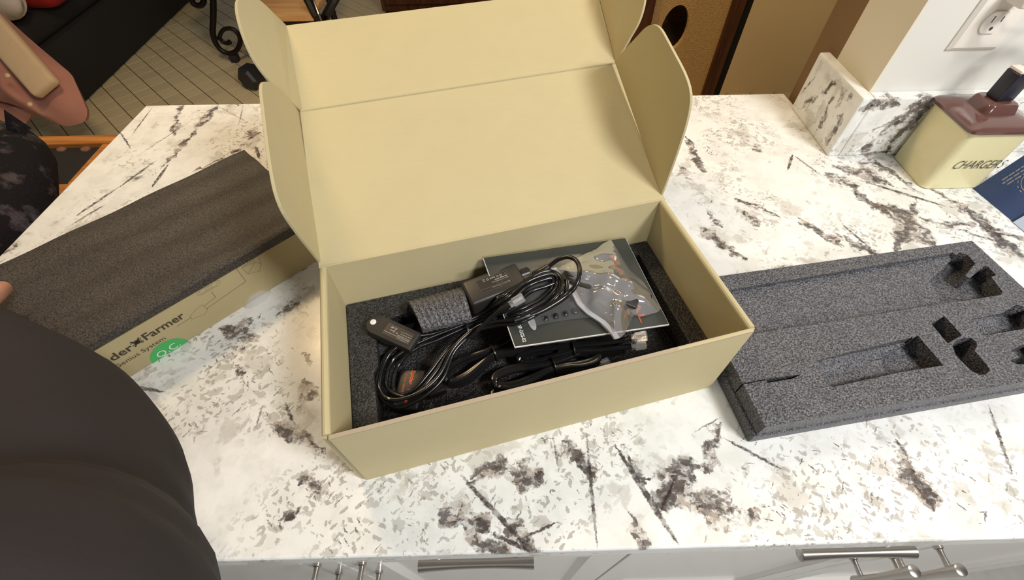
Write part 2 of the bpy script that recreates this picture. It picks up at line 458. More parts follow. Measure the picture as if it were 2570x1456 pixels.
    if veins:
        vn = t.math('MULTIPLY', prev, t.math('ADD', 0.55, t.math('MULTIPLY', t.step(t.noise(W2, 80, 3, 0.7), 0.38, 0.56), 0.45)))
        c = t.mix(t.math('MULTIPLY', vn, 0.92), c, t.mix(t.noise(P, 60, 2), srgb(30, 24, 25), srgb(80, 64, 60)))
        # dark hearts of the clusters
        ht = t.step(t.math('ADD', t.math('MULTIPLY', seed, 0.42), t.noise(W, 34, 4, 0.65)), 0.80, 0.88)
        c = t.mix(t.math('MULTIPLY', t.math('MULTIPLY', ht, t.math('ADD', 0.35, t.math('MULTIPLY', fs.outputs[0], 0.65))), 0.92), c, srgb(48, 36, 35))
    t.base(c)
    return t.m

M = {}
M['granite'] = make_granite('granite', G_VEINS, None)
M['granite_splash'] = make_granite('granite_splash', [((0.737,0.5494,0.0825), (0.737,0.5827,0.0311), .006), ((0.737,0.4894,0.0566), (0.737,0.4833,0.0152), .006), ((0.737,0.5216,0.0214), (0.737,0.5308,0.0609), .005), ((0.7926,0.467,0.0548), (0.8356,0.467,0.068), .007), ((0.8308,0.467,0.0162), (0.8371,0.467,0.075), .009), ((0.7446,0.467,0.0907), (0.7856,0.467,0.0951), .005), ((0.737,0.62,0.0177), (0.737,0.5958,0.083), .0035), ((0.737,0.5791,0.0558), (0.737,0.5762,0.0112), .003), ((0.8177,0.467,0.0754), (0.8368,0.467,0.1018), .008), ((0.7963,0.467,0.0171), (0.8094,0.467,0.0686), .006), ((0.7853,0.467,0.0015), (0.843,0.467,0.008), .004)], None)
M['card'] = make_card('kraft_card', (0.53, 0.462, 0.272, 1))
M['card_print'] = make_card('kraft_print_face', (0.47, 0.395, 0.22, 1))
M['card_edge'] = simple('kraft_cut_edge', (0.42, 0.35, 0.25, 1), 0.8, bump=0.2)
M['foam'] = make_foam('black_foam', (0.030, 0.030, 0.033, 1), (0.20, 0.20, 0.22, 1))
M['foam_shaded'] = make_foam('shaded_foam', (0.008, 0.008, 0.009, 1), (0.070, 0.068, 0.070, 1))  # same foam as the tray, with the box's shade put into its colour
M['foam_warm_dim'] = make_foam('soft_foam_sheet', (0.022, 0.019, 0.016, 1), (0.100, 0.086, 0.073, 1), 0.12, 620, 0.62)  # same foam again, dimmer and warmer light put into its brown tone
M['black_matte'] = simple('black_matte_plastic', (0.022, 0.020, 0.018, 1), 0.42, bump=0.08, bscale=900, bdist=0.0002)
M['black_gloss'] = simple('black_cable_jacket', (0.008, 0.008, 0.009, 1), 0.22, var=0.2)
M['black_rubber'] = simple('black_rubber', (0.012, 0.012, 0.012, 1), 0.3)
M['white_print'] = simple('white_print', (0.80, 0.79, 0.74, 1), 0.6, var=0.02)
M['grey_print'] = simple('grey_print_line', (0.13, 0.12, 0.11, 1), 0.6, var=0.02)
M['orange_print'] = simple('orange_print', (0.72, 0.13, 0.03, 1), 0.5, var=0.05)
M['brown_ink'] = simple('brown_ink', (0.055, 0.042, 0.022, 1), 0.7, var=0.1)
M['tan_ink'] = simple('tan_line_ink', (0.22, 0.175, 0.09, 1), 0.7, var=0.1)
M['label_black'] = simple('label_film', (0.030, 0.025, 0.022, 1), 0.3)
M['green_sticker'] = simple('green_sticker', srgb(70, 178, 95), 0.45, var=0.04)
M['manual'] = simple('manual_cover', (0.035, 0.040, 0.036, 1), 0.30, var=0.12, scale=9, coat=0.2)
M['paper'] = simple('white_paper', (0.82, 0.82, 0.80, 1), 0.7, var=0.02)
M['film'] = make_film('clear_zip_film', (0.80, 0.79, 0.82, 1), 0.20)
M['film_edge'] = make_film('milky_zip_strip', (0.72, 0.72, 0.76, 1), 0.42, 0.15)
M['film_thin'] = make_film('thin_clear_film', (0.93, 0.93, 0.93, 1), 0.05)
M['film_white'] = make_film('crumpled_tape', (0.95, 0.95, 0.95, 1), 0.35, 0.2)
t_ = NT('clear_connector'); t_.set(0.12, 0, 0.5); t_.base((0.93, 0.94, 0.95, 1)); t_.p.inputs['Transmission Weight'].default_value = 0.8; t_.p.inputs['IOR'].default_value = 1.5
t_.bump(t_.noise(t_.coord(), 300, 2), 0.15, 0.0006); M['clear'] = t_.m
M['brass'] = simple('brass_screw', (0.75, 0.52, 0.2, 1), 0.3, 1.0)
M['gold'] = simple('gold_contact', (0.8, 0.58, 0.22, 1), 0.25, 1.0)
M['nickel'] = simple('brushed_nickel', (0.62, 0.58, 0.53, 1), 0.22, 1.0, bump=0.05, bscale=300)
M['cab_white'] = simple('white_cabinet_paint', srgb(240, 238, 233), 0.16, spec=0.5, var=0.01, coat=0.3)
M['wall_white'] = simple('white_wall_paint', srgb(226, 224, 216), 0.6, var=0.02, scale=8, bump=0.06, bscale=180)
M['wall_warm_lit'] = simple('warm_lit_wall_paint', srgb(230, 222, 200), 0.7, var=0.03, scale=6, bump=0.06, bscale=180)  # same wall paint with warm light put into its colour
M['wall_dining'] = simple('dining_wall_paint', srgb(232, 208, 162), 0.7, var=0.03, scale=6, bump=0.06, bscale=180)
M['end_face_shade'] = simple('painted_end_shade', srgb(132, 104, 72), 0.55, var=0.04, scale=10)  # dark tone stands for shade on the wall's end face
M['outlet'] = simple('outlet_plastic', srgb(236, 230, 220), 0.3, var=0.01)
M['slot'] = simple('outlet_slot', (0.06, 0.05, 0.045, 1), 0.6)
M['ceramic'] = simple('cream_ceramic', srgb(226, 218, 172), 0.25, var=0.03, coat=0.3)
M['brown_glaze'] = simple('brown_glaze', srgb(100, 68, 62), 0.16, var=0.08, coat=0.5)
M['marker'] = simple('marker_ink', (0.03, 0.03, 0.03, 1), 0.6)
M['charger'] = simple('charger_plastic', (0.016, 0.014, 0.024, 1), 0.35)
M['passport'] = simple('blue_cover', srgb(58, 78, 124), 0.5, var=0.1, scale=300, bump=0.15, bscale=900)
M['silver_print'] = simple('silver_foil', srgb(176, 172, 166), 0.35, 0.4, var=0.1)
M['card_blue'] = simple('pale_blue_card', srgb(196, 214, 240), 0.4)
M['cord_white'] = simple('white_cord', srgb(232, 222, 210), 0.4)
M['tile'] = simple('floor_tile', srgb(216, 200, 160), 0.42, var=0.10, scale=35, bump=0.1, bscale=90)
M['grout'] = simple('grout', srgb(92, 78, 54), 0.8, var=0.15, scale=90)
M['floor_grey'] = simple('kitchen_floor_stone', srgb(176, 174, 170), 0.5, var=0.16, scale=22)
M['iron'] = simple('wrought_iron', (0.014, 0.010, 0.009, 1), 0.38, 0.4, bump=0.2, bscale=220)
M['iron2'] = simple('cast_iron', (0.018, 0.017, 0.019, 1), 0.5, bump=0.2, bscale=500)
M['steel'] = simple('steel_bar', (0.5, 0.5, 0.52, 1), 0.3, 1.0)
M['sofa'] = simple('black_upholstery', (0.012, 0.010, 0.009, 1), 0.85, var=0.3, scale=300, bump=0.3, bscale=500)
M['pink'] = simple('pink_fabric', srgb(178, 124, 108), 0.85, var=0.12, scale=18, bump=0.25, bscale=300)
M['cream_cloth'] = simple('cream_lining', srgb(214, 186, 148), 0.85, var=0.08, scale=30, bump=0.25, bscale=400)
M['red'] = simple('red_cloth', srgb(150, 20, 14), 0.8)
M['white_fluff'] = simple('white_fleece', srgb(200, 188, 178), 0.9, bump=0.6, bscale=140, bdist=0.004)
M['oak'] = make_wood('oak_frame', srgb(150, 92, 38), srgb(196, 132, 62), 0.0)
M['oak_light'] = make_wood('pale_board', srgb(188, 140, 86), srgb(214, 170, 112), 0.0, scale=(3, 26, 26))
M['brown_wood'] = make_wood('brown_stained_wood', srgb(58, 30, 12), srgb(96, 54, 24), 0.0, scale=(40, 40, 3))
M['dark_wood'] = make_wood('dark_stained_wood', srgb(22, 14, 9), srgb(44, 28, 18), 0.0)
M['black_pad'] = simple('black_leather', (0.010, 0.008, 0.007, 1), 0.6, var=0.2, bump=0.2, bscale=220)
M['carpet'] = simple('beige_carpet', srgb(206, 168, 112), 0.95, var=0.28, scale=110, bump=1.0, bscale=260, bdist=0.006)
M['rug_grey'] = simple('grey_rug', srgb(126, 116, 100), 0.95, var=0.3, scale=9, bump=0.5, bscale=200, bdist=0.003)
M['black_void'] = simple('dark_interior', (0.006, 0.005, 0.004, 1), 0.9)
M['shirt'] = simple('dark_knit_shirt', (0.022, 0.017, 0.019, 1), 0.85, var=0.2, scale=14, bump=0.25, bscale=700, bdist=0.0004)
M['trousers'] = simple('navy_trousers', (0.02, 0.022, 0.03, 1), 0.85)
M['skin'] = simple('skin', srgb(206, 150, 124), 0.5, var=0.06, scale=40)
M['hair'] = simple('brown_hair', (0.03, 0.018, 0.01, 1), 0.6, bump=0.6, bscale=160, bdist=0.004)
tc = NT('mottled_fur'); tc.set(0.8, 0, 0.2); co_ = tc.coord(); n_ = tc.noise(co_, 22, 4, 0.65)
tc.base(tc.mix(tc.step(n_, 0.52, 0.66), (0.010, 0.008, 0.010, 1), tc.mix(tc.noise(co_, 9, 2), (0.10, 0.06, 0.03, 1), (0.075, 0.075, 0.11, 1))))
tc.bump(tc.noise(tc.mapping(co_, scale=(90, 90, 30)), 4, 4, 0.7), 0.9, 0.006); M['fur'] = tc.m
M['eye'] = simple('cat_eye', (0.25, 0.3, 0.05, 1), 0.1)

# ------------------------------------------------------------------ setting
FZ = -0.91
# dining floor: bedding plus square tiles laid diagonally
floor = struct('floor', MB().box((-4.5, 0.66, FZ - 0.06), (3.2, 6.5, FZ - 0.004)), M['grout'])
def tile_mesh(sz, name):
    h = sz / 2 - 0.0022
    mb = MB(); b = 0.0006
    mb.add([(-h, -h, -.004), (h, -h, -.004), (h, h, -.004), (-h, h, -.004), (-h, -h, -b), (h, -h, -b), (h, h, -b), (-h, h, -b),
            (-h + b, -h + b, 0), (h - b, -h + b, 0), (h - b, h - b, 0), (-h + b, h - b, 0)],
           [(0, 1, 5, 4), (1, 2, 6, 5), (2, 3, 7, 6), (3, 0, 4, 7), (4, 5, 9, 8), (5, 6, 10, 9), (6, 7, 11, 10), (7, 4, 8, 11), (8, 9, 10, 11)])
    me = bpy.data.meshes.new(name); me.from_pydata(mb.v, [], mb.f); me.update(); return me
TS = 0.099
tmes = []
for k in range(5):
    me = tile_mesh(TS, 'tile'); f_ = (0.92, 1.0, 1.05, 0.97, 1.02)[k]
    me.materials.append(simple('floor_tile', tuple(c * f_ for c in srgb(216, 200, 160)[:3]) + (1,), 0.42, var=0.10, scale=35, bump=0.1, bscale=90)); tmes.append(me)
orig = Vector((-1.8142,2.7929,-0.91)); d1 = Vector((0.7071, 0.7071, 0)); d2 = Vector((0.7071, -0.7071, 0))
cells = []
CP = Vector((0.1819, -0.1779, 0.4802))
rest = MB()
for i in range(-30, 45):
    for j in range(-50, 50):
        p = orig + d1 * (i + .5) * TS + d2 * (j + .5) * TS
        if not (-4.4 < p.x < 2.6 and 0.75 < p.y < 6.3): continue
        q = p - CP; zc = q.dot(F_)
        if zc < 0.1: continue
        u = 1285 + 1135.6 * q.dot(R_) / zc; v = 728 - 1135.6 * q.dot(U_) / zc
        shown = 60 < u < 720 and -30 < v < 345 and u > 480 - (v * 0.97) - 30 and p.x > -2.35
        cells.append((not shown, q.length, p, i, j))
cells.sort(key=lambda c: (c[0], c[1]))
n_ind = 0
for far, _, p, i, j in cells:
    rnd = random.Random(i * 997 + j)
    if not far and n_ind < 300:
        o = bpy.data.objects.new('tile', tmes[rnd.randrange(5)]); COL.objects.link(o)
        o.parent = floor; o.location = p - floor.location + Vector((0, 0, rnd.uniform(-.0006, .0004))); o.rotation_euler = (rnd.uniform(-.004, .004), rnd.uniform(-.004, .004), PI / 4)
        n_ind += 1
    else:
        h = TS / 2 - 0.0022
        a, b = d1 * h, d2 * h
        rest.prism([p - a - b - Vector((0, 0, .004)), p - a * -1 - b - Vector((0, 0, .004)), p + a + b - Vector((0, 0, .004)), p - a + b - Vector((0, 0, .004))][::-1], (0, 0, .004))
tag(obj('tile_field', rest, M['tile'], floor, smooth=False), kind='stuff')
struct('floor', MB().box((-3, -3.2, FZ - 0.06), (3.2, 0.66, FZ)), M['floor_grey'])
struct('wall_back', MB().box((0.95, 2.3, FZ), (3.2, 2.4, 1.5)), M['wall_dining'])
struct('wall_right', MB().box((0.757, 0.489, FZ), (2.4, 0.596, 1.5)), M['wall_white'])
struct('painted_light_strip_1', MB().box((0.7545, 0.4885, -0.03), (0.757, 0.597, 1.5)), M['wall_warm_lit'])  # thin added board carrying the warm-lit tone of the wall's end
struct('painted_light_strip_2', MB().box((0.7545, 0.597, -0.03), (0.80, 0.672, 1.5)), M['end_face_shade'])  # added piece whose brown stands in for shade on the wall's end

# countertop: one continuous slab with an eased edge
top = MB().prism([(-0.575, -0.114, -.03), (1.45, -0.114, -.03), (1.45, 0.4885, -.03), (0.7545, 0.4885, -.03), (0.7427,0.6752,0)[:2] + (-.03,), (-0.5309,0.6808,0)[:2] + (-.03,)], (0, 0, .03))
top.v = [(x, y, z) for x, y, z in top.v]
ct = obj('countertop', top, M['granite'], None, smooth=False)
tag(ct, 'white granite countertop with black and brown crystals running under all the boxes', 'countertop'); bevel_mod(ct, 0.003, 3)
bs = thing('backsplash', 'low granite backsplash turning the wall corner at the right end of the counter', 'backsplash', (0.75, 0.48, 0))
s1 = obj('side_slab', MB().box((0.735, 0.4675, 0.0), (0.7545, 0.622, 0.105)), M['granite_splash'], bs, smooth=False); bevel_mod(s1, 0.003)
s2 = obj('back_slab', MB().box((0.7545, 0.4675, 0.0), (1.45, 0.4885, 0.105)), M['granite_splash'], bs, smooth=False); bevel_mod(s2, 0.0025)

# ------------------------------------------------------------------ base cabinets under the counter
FY = -0.088
def shaker(x0, x1, z0, z1, name, parent):
    """door or drawer front: frame with a stepped moulding round a sunk panel"""
    w = 0.052; y0, y1 = FY, FY + 0.019
    mb = MB()
    for lo, hi in (((x0, y0, z0), (x0 + w, y1, z1)), ((x1 - w, y0, z0), (x1, y1, z1)), ((x0 + w, y0, z0), (x1 - w, y1, z0 + w)), ((x0 + w, y0, z1 - w), (x1 - w, y1, z1))):
        mb.box(lo, hi)
    d = obj(name, mb, M['cab_white'], parent, smooth=False); bevel_mod(d, 0.0012)
    m2 = MB(); st = 0.009
    a = (x0 + w, z0 + w, x1 - w, z1 - w); bq = (a[0] + st, a[1] + st, a[2] - st, a[3] - st)
    ya, yb = y0 + 0.001, y0 + 0.008
    A = [(a[0], ya, a[1]), (a[2], ya, a[1]), (a[2], ya, a[3]), (a[0], ya, a[3])]; B = [(bq[0], yb, bq[1]), (bq[2], yb, bq[1]), (bq[2], yb, bq[3]), (bq[0], yb, bq[3])]
    for k in range(4): m2.quad(A[k], A[(k + 1) % 4], B[(k + 1) % 4], B[k])
    obj('moulding', m2, M['cab_white'], d, smooth=False)
    obj('panel', MB().box((bq[0] - .002, yb, bq[1] - .002), (bq[2] + .002, yb + 0.006, bq[3] + .002)), M['cab_white'], d, smooth=False)
    return d
def bar_pull(a, b, parent, out=0.030):
    """flared bar on two collared posts; a, b: post feet on the front"""
    a, b = Vector(a), Vector(b); d = (b - a).normalized(); L = (b - a).length; o = Vector((0, -out, 0))
    mb = MB()
    prof = []
    ext = 0.018
    for k in range(13):
        u = k / 12 * 2 - 1
        prof.append((0.0052 + 0.0026 * u * u, (u + 1) / 2 * (L + 2 * ext)))
    mb.lathe([(0.0072, -0.0003)] + prof + [(0.0072, L + 2 * ext + .0003)], a + o - d * ext, d, 16)
    for p in (a, b):
        mb.lathe([(0.0062, 0), (0.0062, .003), (0.0042, .0045), (0.0036, .012), (0.0042, out - .004), (0.0046, out - 0.001)], p, (0, -1, 0), 14)
    return obj('handle', mb, M['nickel'], parent, label='brushed nickel bar handle')
def unit(x0, x1, label, drawer_pulls):
    t = thing('base_cabinet', label, 'cabinet', ((x0 + x1) / 2, 0.2, FZ))
    body = MB().box((x0, FY + 0.020, FZ + 0.10), (x1, 0.64 if x1 < 0.5 else 0.48, -0.031)).box((x0, FY + 0.08, FZ), (x1, 0.6 if x1 < 0.5 else 0.47, FZ + 0.10))
    obj('carcass', body, M['cab_white'], t, smooth=False)
    xm = (x0 + x1) / 2
    for k, (a, b) in enumerate(((x0 + .002, xm - .0015), (xm + .0015, x1 - .002))):
        d = shaker(a, b, -0.195, -0.036, 'drawer', t)
        px = drawer_pulls[k]
        bar_pull((px - 0.045, FY, -0.098), (px + 0.045, FY, -0.098), d, 0.022)
        d = shaker(a, b, FZ + 0.105, -0.198, 'door', t)
        hx = xm - 0.031 if k == 0 else xm + 0.031
        bar_pull((hx, FY, -0.243), (hx, FY, -0.339), d, 0.030)
    return t
unit(-0.46, 0.34, 'white base cabinet with paired nickel door handles at the left, below the person and box', (-0.26, 0.139))
unit(0.34, 1.14, 'white base cabinet with crossing nickel handles at the right, below the foam tray', (0.560, 0.94))

# ------------------------------------------------------------------ open cardboard box
BX, BY, BT = 0.0274, -0.0476, math.radians(13.758)
BW, BD, BH = 0.400, 0.1936, 0.1195
BM = tr(BX, BY, 0) @ rz(BT)
def L2W(p): return tuple(BM @ Vector(p))
def loc_mb(mb): return mb.xform(BM)
box = thing('cardboard_box', 'open kraft mailer box with raised lid standing in the middle of the counter', 'box', (BX, BY, 0), BT)
K = 0.0035
def part(name, mb, mat='card', parent=None, label=None, smooth=False, bev=0.0008):
    o = obj(name, loc_mb(mb), M[mat], parent or box, smooth=smooth, label=label)
    if bev: bevel_mod(o, bev)
    return o
part('bottom_panel', MB().box((0.002, 0.002, 0), (BW - .002, BD - .002, 0.0028)))
part('front_wall', MB().prism([(0.006, 0, 0), (BW - .006, 0, 0), (BW - 0.004, 0, BH - .001), (0.006, 0, BH - .003)][::-1], (0, K, 0)).box((0.009, K, 0.003), (BW - .009, K + .0012, BH - .006)))
part('back_wall', MB().box((0, BD - K, 0.0), (BW, BD, BH)))
part('cut_edge', MB().box((0.006, -0.0001, BH - .0030), (BW - .006, K + .0003, BH - .0014)), 'card_edge', bev=0)
# the side walls are folded over double, with a rounded rim
def side(x0, x1, name):
    mb = MB().box((x0, 0.0035, 0.0), (x1, BD - K, BH - .004))
    w = x1 - x0; n = 6
    pr = [(x0, 0, BH - .004)] + [(x0 + w / 2 - w / 2 * math.cos(PI * k / n), 0, BH - .004 + 0.004 * math.sin(PI * k / n)) for k in range(1, n)] + [(x1, 0, BH - .004)]
    mb.prism([(p[0], 0.0045, p[2]) for p in pr], (0, BD - K - 0.0045, 0))
    return part(name, mb, bev=0)
side(0.0, 0.0075, 'side_wall'); side(BW - 0.0075, BW, 'side_wall')
# tuck tabs at the two front corners
part('corner_tab', MB().prism([(0.0005, 0.0036, 0.004), (0.0075, 0.0006, .004), (0.0075, 0.0006, BH - .006), (0.0005, 0.0036, BH - .004)], (0.0006, 0.0016, 0)), bev=0)
part('corner_tab', MB().prism([(BW - 0.0075, 0.0006, 0.004), (BW - 0.0005, 0.0036, .004), (BW - 0.0005, 0.0036, BH - .004), (BW - 0.0075, 0.0006, BH - .006)], (-0.0006, 0.0016, 0)), bev=0)

def sheet(poly, thick, flip=False):
    P = [Vector(p) for p in poly]
    n = (P[1] - P[0]).cross(P[2] - P[0]).normalized() * (thick if not flip else -thick)
    return MB().prism(P, n)
def rounded(poly, radii, n=5):
    """rounds the corners of a flat outline; radii one per corner"""
    out = []; m = len(poly); P = [Vector(p) for p in poly]
    for i in range(m):
        r = radii[i]
        if r <= 0: out.append(P[i]); continue
        a = (P[i - 1] - P[i]); b = (P[(i + 1) % m] - P[i])
        ra = min(r, a.length * .48); rb = min(r, b.length * .48)
        p0 = P[i] + a.normalized() * ra; p1 = P[i] + b.normalized() * rb
        for k in range(n + 1):
            t = k / n
            out.append(p0 * (1 - t) ** 2 + P[i] * 2 * t * (1 - t) + p1 * t * t)
    return out
h0 = Vector((0.0, BD - .001, BH)); h1 = Vector((BW, BD - .001, BH))
l0 = Vector((0.0045,0.3743,0.1925)); l1 = Vector((0.4024,0.3775,0.1938))
k0 = Vector((0.0004,0.4953,0.239)); k1 = Vector((0.4166,0.4979,0.24))
lid = part('lid', sheet([h0, h1, l1, l0], 0.003, True), bev=0.0006)
tuck = part('tuck_flap', sheet([l0, l1, k1, k0], 0.003, True), bev=0.0006)
# fold ridge between the lid and its tuck flap
part('fold_crease', MB().tube([l0 + Vector((0.001, 0, 0)), l1 - Vector((.001, 0, 0))], 0.0016, 8, 2), bev=0, smooth=True)
part('lid_ear', sheet(rounded([h0 + Vector((0, .004, .001)), (-0.002,0.1827,0.1759), (-0.0034,0.1774,0.2179), (-0.0036,0.2135,0.2397), (-0.0036,0.2921,0.2693), (-0.0025,0.3281,0.2511), (0.0003,0.387,0.1891)], [0, .02, .02, .03, .014, .014, 0]), 0.003, True), bev=0.0005)
part('lid_ear', sheet(rounded([h1 + Vector((0, .004, .001)), (0.4,0.1936,0.1759), (0.4,0.1935,0.2258), (0.4,0.2038,0.2516), (0.4,0.2884,0.2751), (0.4,0.3101,0.2659), (0.4,0.3717,0.1993)], [0, .02, .03, .03, .014, .012, 0]), 0.003, False), bev=0.0005)
part('tuck_ear', sheet(rounded([l0, (-0.004,0.3579,0.2203), (-0.0117,0.3492,0.2478), (-0.0163,0.3518,0.267), (-0.0192,0.3668,0.2843), (-0.0205,0.3888,0.298), (-0.019,0.4124,0.3012), (-0.0108,0.4549,0.2846), (-0.0032,0.4714,0.2608), k0], [0, .01, .02, .02, .03, .02, .02, .02, .02, 0]), 0.003, True), bev=0.0005)
part('tuck_ear', sheet(rounded([l1, (0.4114,0.3693,0.2267), (0.4169,0.3634,0.2466), (0.4214,0.3675,0.2661), (0.4248,0.3798,0.2843), (0.4183,0.4333,0.279), k1], [0, .02, .03, .03, .03, .02, 0]), 0.003, False), bev=0.0005)

# ------------------------------------------------------------------ foam insert in the box
ins = thing('foam_insert', 'black foam insert with a deep cavity, sitting inside the open box', 'foam insert', L2W((0.2, 0.1, 0.003)), BT)
rim = MB()
OUT = [(0.0085, 0.006), (BW - .0085, 0.006), (BW - .0085, BD - .0045), (0.0085, BD - .0045)]
base = MB().prism([(x, y, 0.004) for x, y in OUT], (0, 0, 0.048))
cav = MB().prism([(0.0335, 0.016, 0.017), (0.369, 0.016, 0.017), (0.372, 0.171, 0.017), (0.079, 0.171, 0.017), (0.076, 0.160, 0.017), (0.039, 0.150, 0.017), (0.0385, 0.10, 0.017), (0.0325, 0.09, 0.017)], (0, 0, 0.05))
seat_ = MB().prism([(0.155, 0.160, 0.038), (0.36, 0.160, 0.038), (0.36, BD + .01, 0.038), (0.155, BD + .01, 0.038)], (0, 0, 0.05))
insm = boolean_cut(base, [cav])
o = obj('foam_block', loc_mb(insm), M['foam_shaded'], ins, smooth=False); bevel_mod(o, 0.0014, 2)
# inner step of worn foam on the left and a raised pad on the floor of the cavity
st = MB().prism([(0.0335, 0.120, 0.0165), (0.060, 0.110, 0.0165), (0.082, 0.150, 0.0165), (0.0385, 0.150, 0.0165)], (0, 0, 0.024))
obj('worn_step', loc_mb(st), M['foam_shaded'], ins, smooth=False)

# ------------------------------------------------------------------ things in the box
def W(pts): return [L2W(p) for p in pts]

# manual leaning on the foam
m_tl, m_tr, m_bl, m_br = [Vector(L2W(p)) for p in ((0.1743,0.184,0.0889), (0.356,0.184,0.0715), (0.1812,0.0696,0.071), (0.359,0.0621,0.053))]
m_tl = m_tl; mean_n = ((m_br - m_bl).cross(m_tl - m_bl)).normalized()
# flatten: put the fourth corner on the plane of the other three
m_tr = m_tr - mean_n * ((m_tr - m_bl).dot(mean_n))
man = thing('instruction_manual', 'dark grey instruction booklet with orange title lying under the zip bag', 'booklet', tuple((m_bl + m_br) / 2))
obj('pages', MB().prism([m_bl - mean_n * .0026, m_br - mean_n * .0026, m_tr - mean_n * .0026, m_tl - mean_n * .0026], mean_n * .0024), M['paper'], man, smooth=False)
cx = (m_br - m_bl).normalized()
def ins_pt(u, v, h=0.0):
    a = m_bl.lerp(m_br, u); b = m_tl.lerp(m_tr, u); return a.lerp(b, v) + mean_n * h
obj('cover', MB().prism([ins_pt(0.004, 0.008, -.0002), ins_pt(0.997, 0.008, -.0002), ins_pt(0.997, 1, -.0002), ins_pt(0.004, 1, -.0002)], mean_n * .0005), M['manual'], man, smooth=False)
down = (m_bl - m_tl).normalized()
def on_manual(px):
    """nearest cover point to a world point"""
    return Vector(px)
text(man, 'MANUAL', ins_pt(0.825, 0.83, .0004), m_br - m_tr, cx, 0.0085, M['orange_print'], width=(m_bl - m_tl).length * 0.80, bold=0.012)
text(man, 'USER', ins_pt(0.735, 0.60, .0004), m_br - m_tr, cx, 0.0085, M['orange_print'], width=(m_bl - m_tl).length * 0.50, bold=0.012)
text(man, 'SF-GGS-02', ins_pt(0.060, 0.205, .0004), m_br - m_tr, cx, 0.0038, M['white_print'], width=0.0195, bold=0.012)

# three-in-one sensor: rounded black housing, label, gland and its coiled cable
def label_text(parent, Mx, lines, icons, s=1.0):
    """Mx: label frame, x along the lines, y up; lines (text, x, y, height, width)"""
    X = Mx.to_3x3() @ Vector((1, 0, 0)); Y = Mx.to_3x3() @ Vector((0, 1, 0))
    for tx, x, y, h, w in lines:
        text(parent, tx, Mx @ Vector((x, y, 0)), X, Y, h, M['white_print'], width=w, depth=0.0001, bold=0.022)
def sensor_icons(Mx, x, y, s):
    """certification marks after the lettering: ring, diamond and crossed bin"""
    mb = MB()
    P = lambda a, b: Mx @ Vector((x + a * s, y + b * s, 0.0001))
    n = 14
    for k in range(n):
        a0, a1 = 2 * PI * k / n, 2 * PI * (k + 1) / n
        mb.quad(P(math.cos(a0), math.sin(a0)), P(math.cos(a1), math.sin(a1)), P(.62 * math.cos(a1), .62 * math.sin(a1)), P(.62 * math.cos(a0), .62 * math.sin(a0)))
    ox = 3.1
    mb.quad(P(ox - .85, -.55), P(ox - .65, -.55), P(ox + .85, .6), P(ox + .65, .6)); mb.quad(P(ox - .85, .6), P(ox - .65, .6), P(ox + .85, -.55), P(ox + .65, -.55))
    mb.quad(P(ox - .8, .7), P(ox + .8, .7), P(ox + .8, .95), P(ox - .8, .95)); mb.quad(P(ox - .9, -1.35), P(ox + .9, -1.35), P(ox + .9, -.85), P(ox - .9, -.85))
    return mb
def plug(Mx, parent, cats=None):
    """clear modular plug: body, latch tab, contacts; Mx x axis points out of the cable"""
    b = rbox((0.0125, 0.0098, 0.0066), 0.0006, 1, (0.00625, 0, 0))
    b.merge(rbox((0.0045, 0.0076, 0.0052), 0.0004, 1, (-0.0018, 0, 0)))
    b.merge(rbox((0.0110, 0.0032, 0.0010), 0.0002, 1, (0, 0, 0)).xform(tr(0.0065, 0, 0.0056) @ Matrix.Rotation(0.22, 4, 'Y')))
    o = obj('plug', b.xform(Mx), M['clear'], parent, label='clear modular plug')
    g = MB()
    for k in range(6): g.box((0.0096, -0.0034 + k * 0.00125, -0.0030), (0.0124, -0.0034 + k * 0.00125 + 0.0006, -0.0034))
    return o

s_tl, s_tr, s_br, s_bl = [Vector(L2W(p)) for p in ((0.1441,0.1612,0.085), (0.2126,0.1718,0.085), (0.2143,0.1397,0.083), (0.1459,0.125,0.083))]
sx = ((s_tr - s_tl) + (s_br - s_bl)).normalized(); sy = ((s_tl - s_bl) + (s_tr - s_br)).normalized()
sc = (s_tl + s_tr + s_bl + s_br) / 4
SL, SWd, SH = 0.0690, 0.0345, 0.027
SM = frame(sc, sx, sy)
sens = thing('climate_sensor', 'black oblong sensor box with printed label and a long coiled cable', 'sensor', (sc.x, sc.y, sc.z - SH))
obj('housing', rbox((SL, SWd, SH), 0.0042, 4, (0, 0, -SH / 2)).xform(SM), M['black_matte'], sens)
# the label is printed the other way up from the reader
LM = SM @ tr(0.0005, 0.0008, 0.0002) @ rz(PI)
lab = obj('label', rbox((0.0385, 0.0190, 0.0002), 0.00005, 1).xform(LM), M['label_black'], sens, label='glossy black printed label')
fr_ = MB()
for a, b in (((-.019, -.0094), (.019, -.0092)), ((-.019, .0092), (.019, .0094)), ((-.0190, -.0094), (-.0188, .0094)), ((.0188, -.0094), (.0190, .0094)), ((-.0175, .0048), (.0185, .00505))):
    fr_.box((a[0], a[1], 0.0001), (b[0], b[1], 0.0002))
obj('label_border', fr_.xform(LM), M['grey_print'], lab, smooth=False)
label_text(lab, LM, [('Spider', -.0170, .0056, .0022, .0098), ('Farmer', -.0050, .0056, .0022, .0102), ('X', -.0072, .0056, .0022, .0019), ('GGS 3-in-1 Rear Sensor', -.0170, .0022, .0015, .0160), ('Model: SF-GGS-Multi Sensor', -.0170, -.0004, .0015, .0200),
    ('Input Voltage: 12V DC', -.0170, -.0030, .0015, .0155), ('CE', -.0120, -.0068, .0021, .0032), ('FC', -.0075, -.0068, .0021, .0030), ('RoHS', -.0030, -.0066, .0018, .0060)], None)
obj('marks', sensor_icons(LM, .0060, -.0058, .0014), M['white_print'], lab, smooth=False)
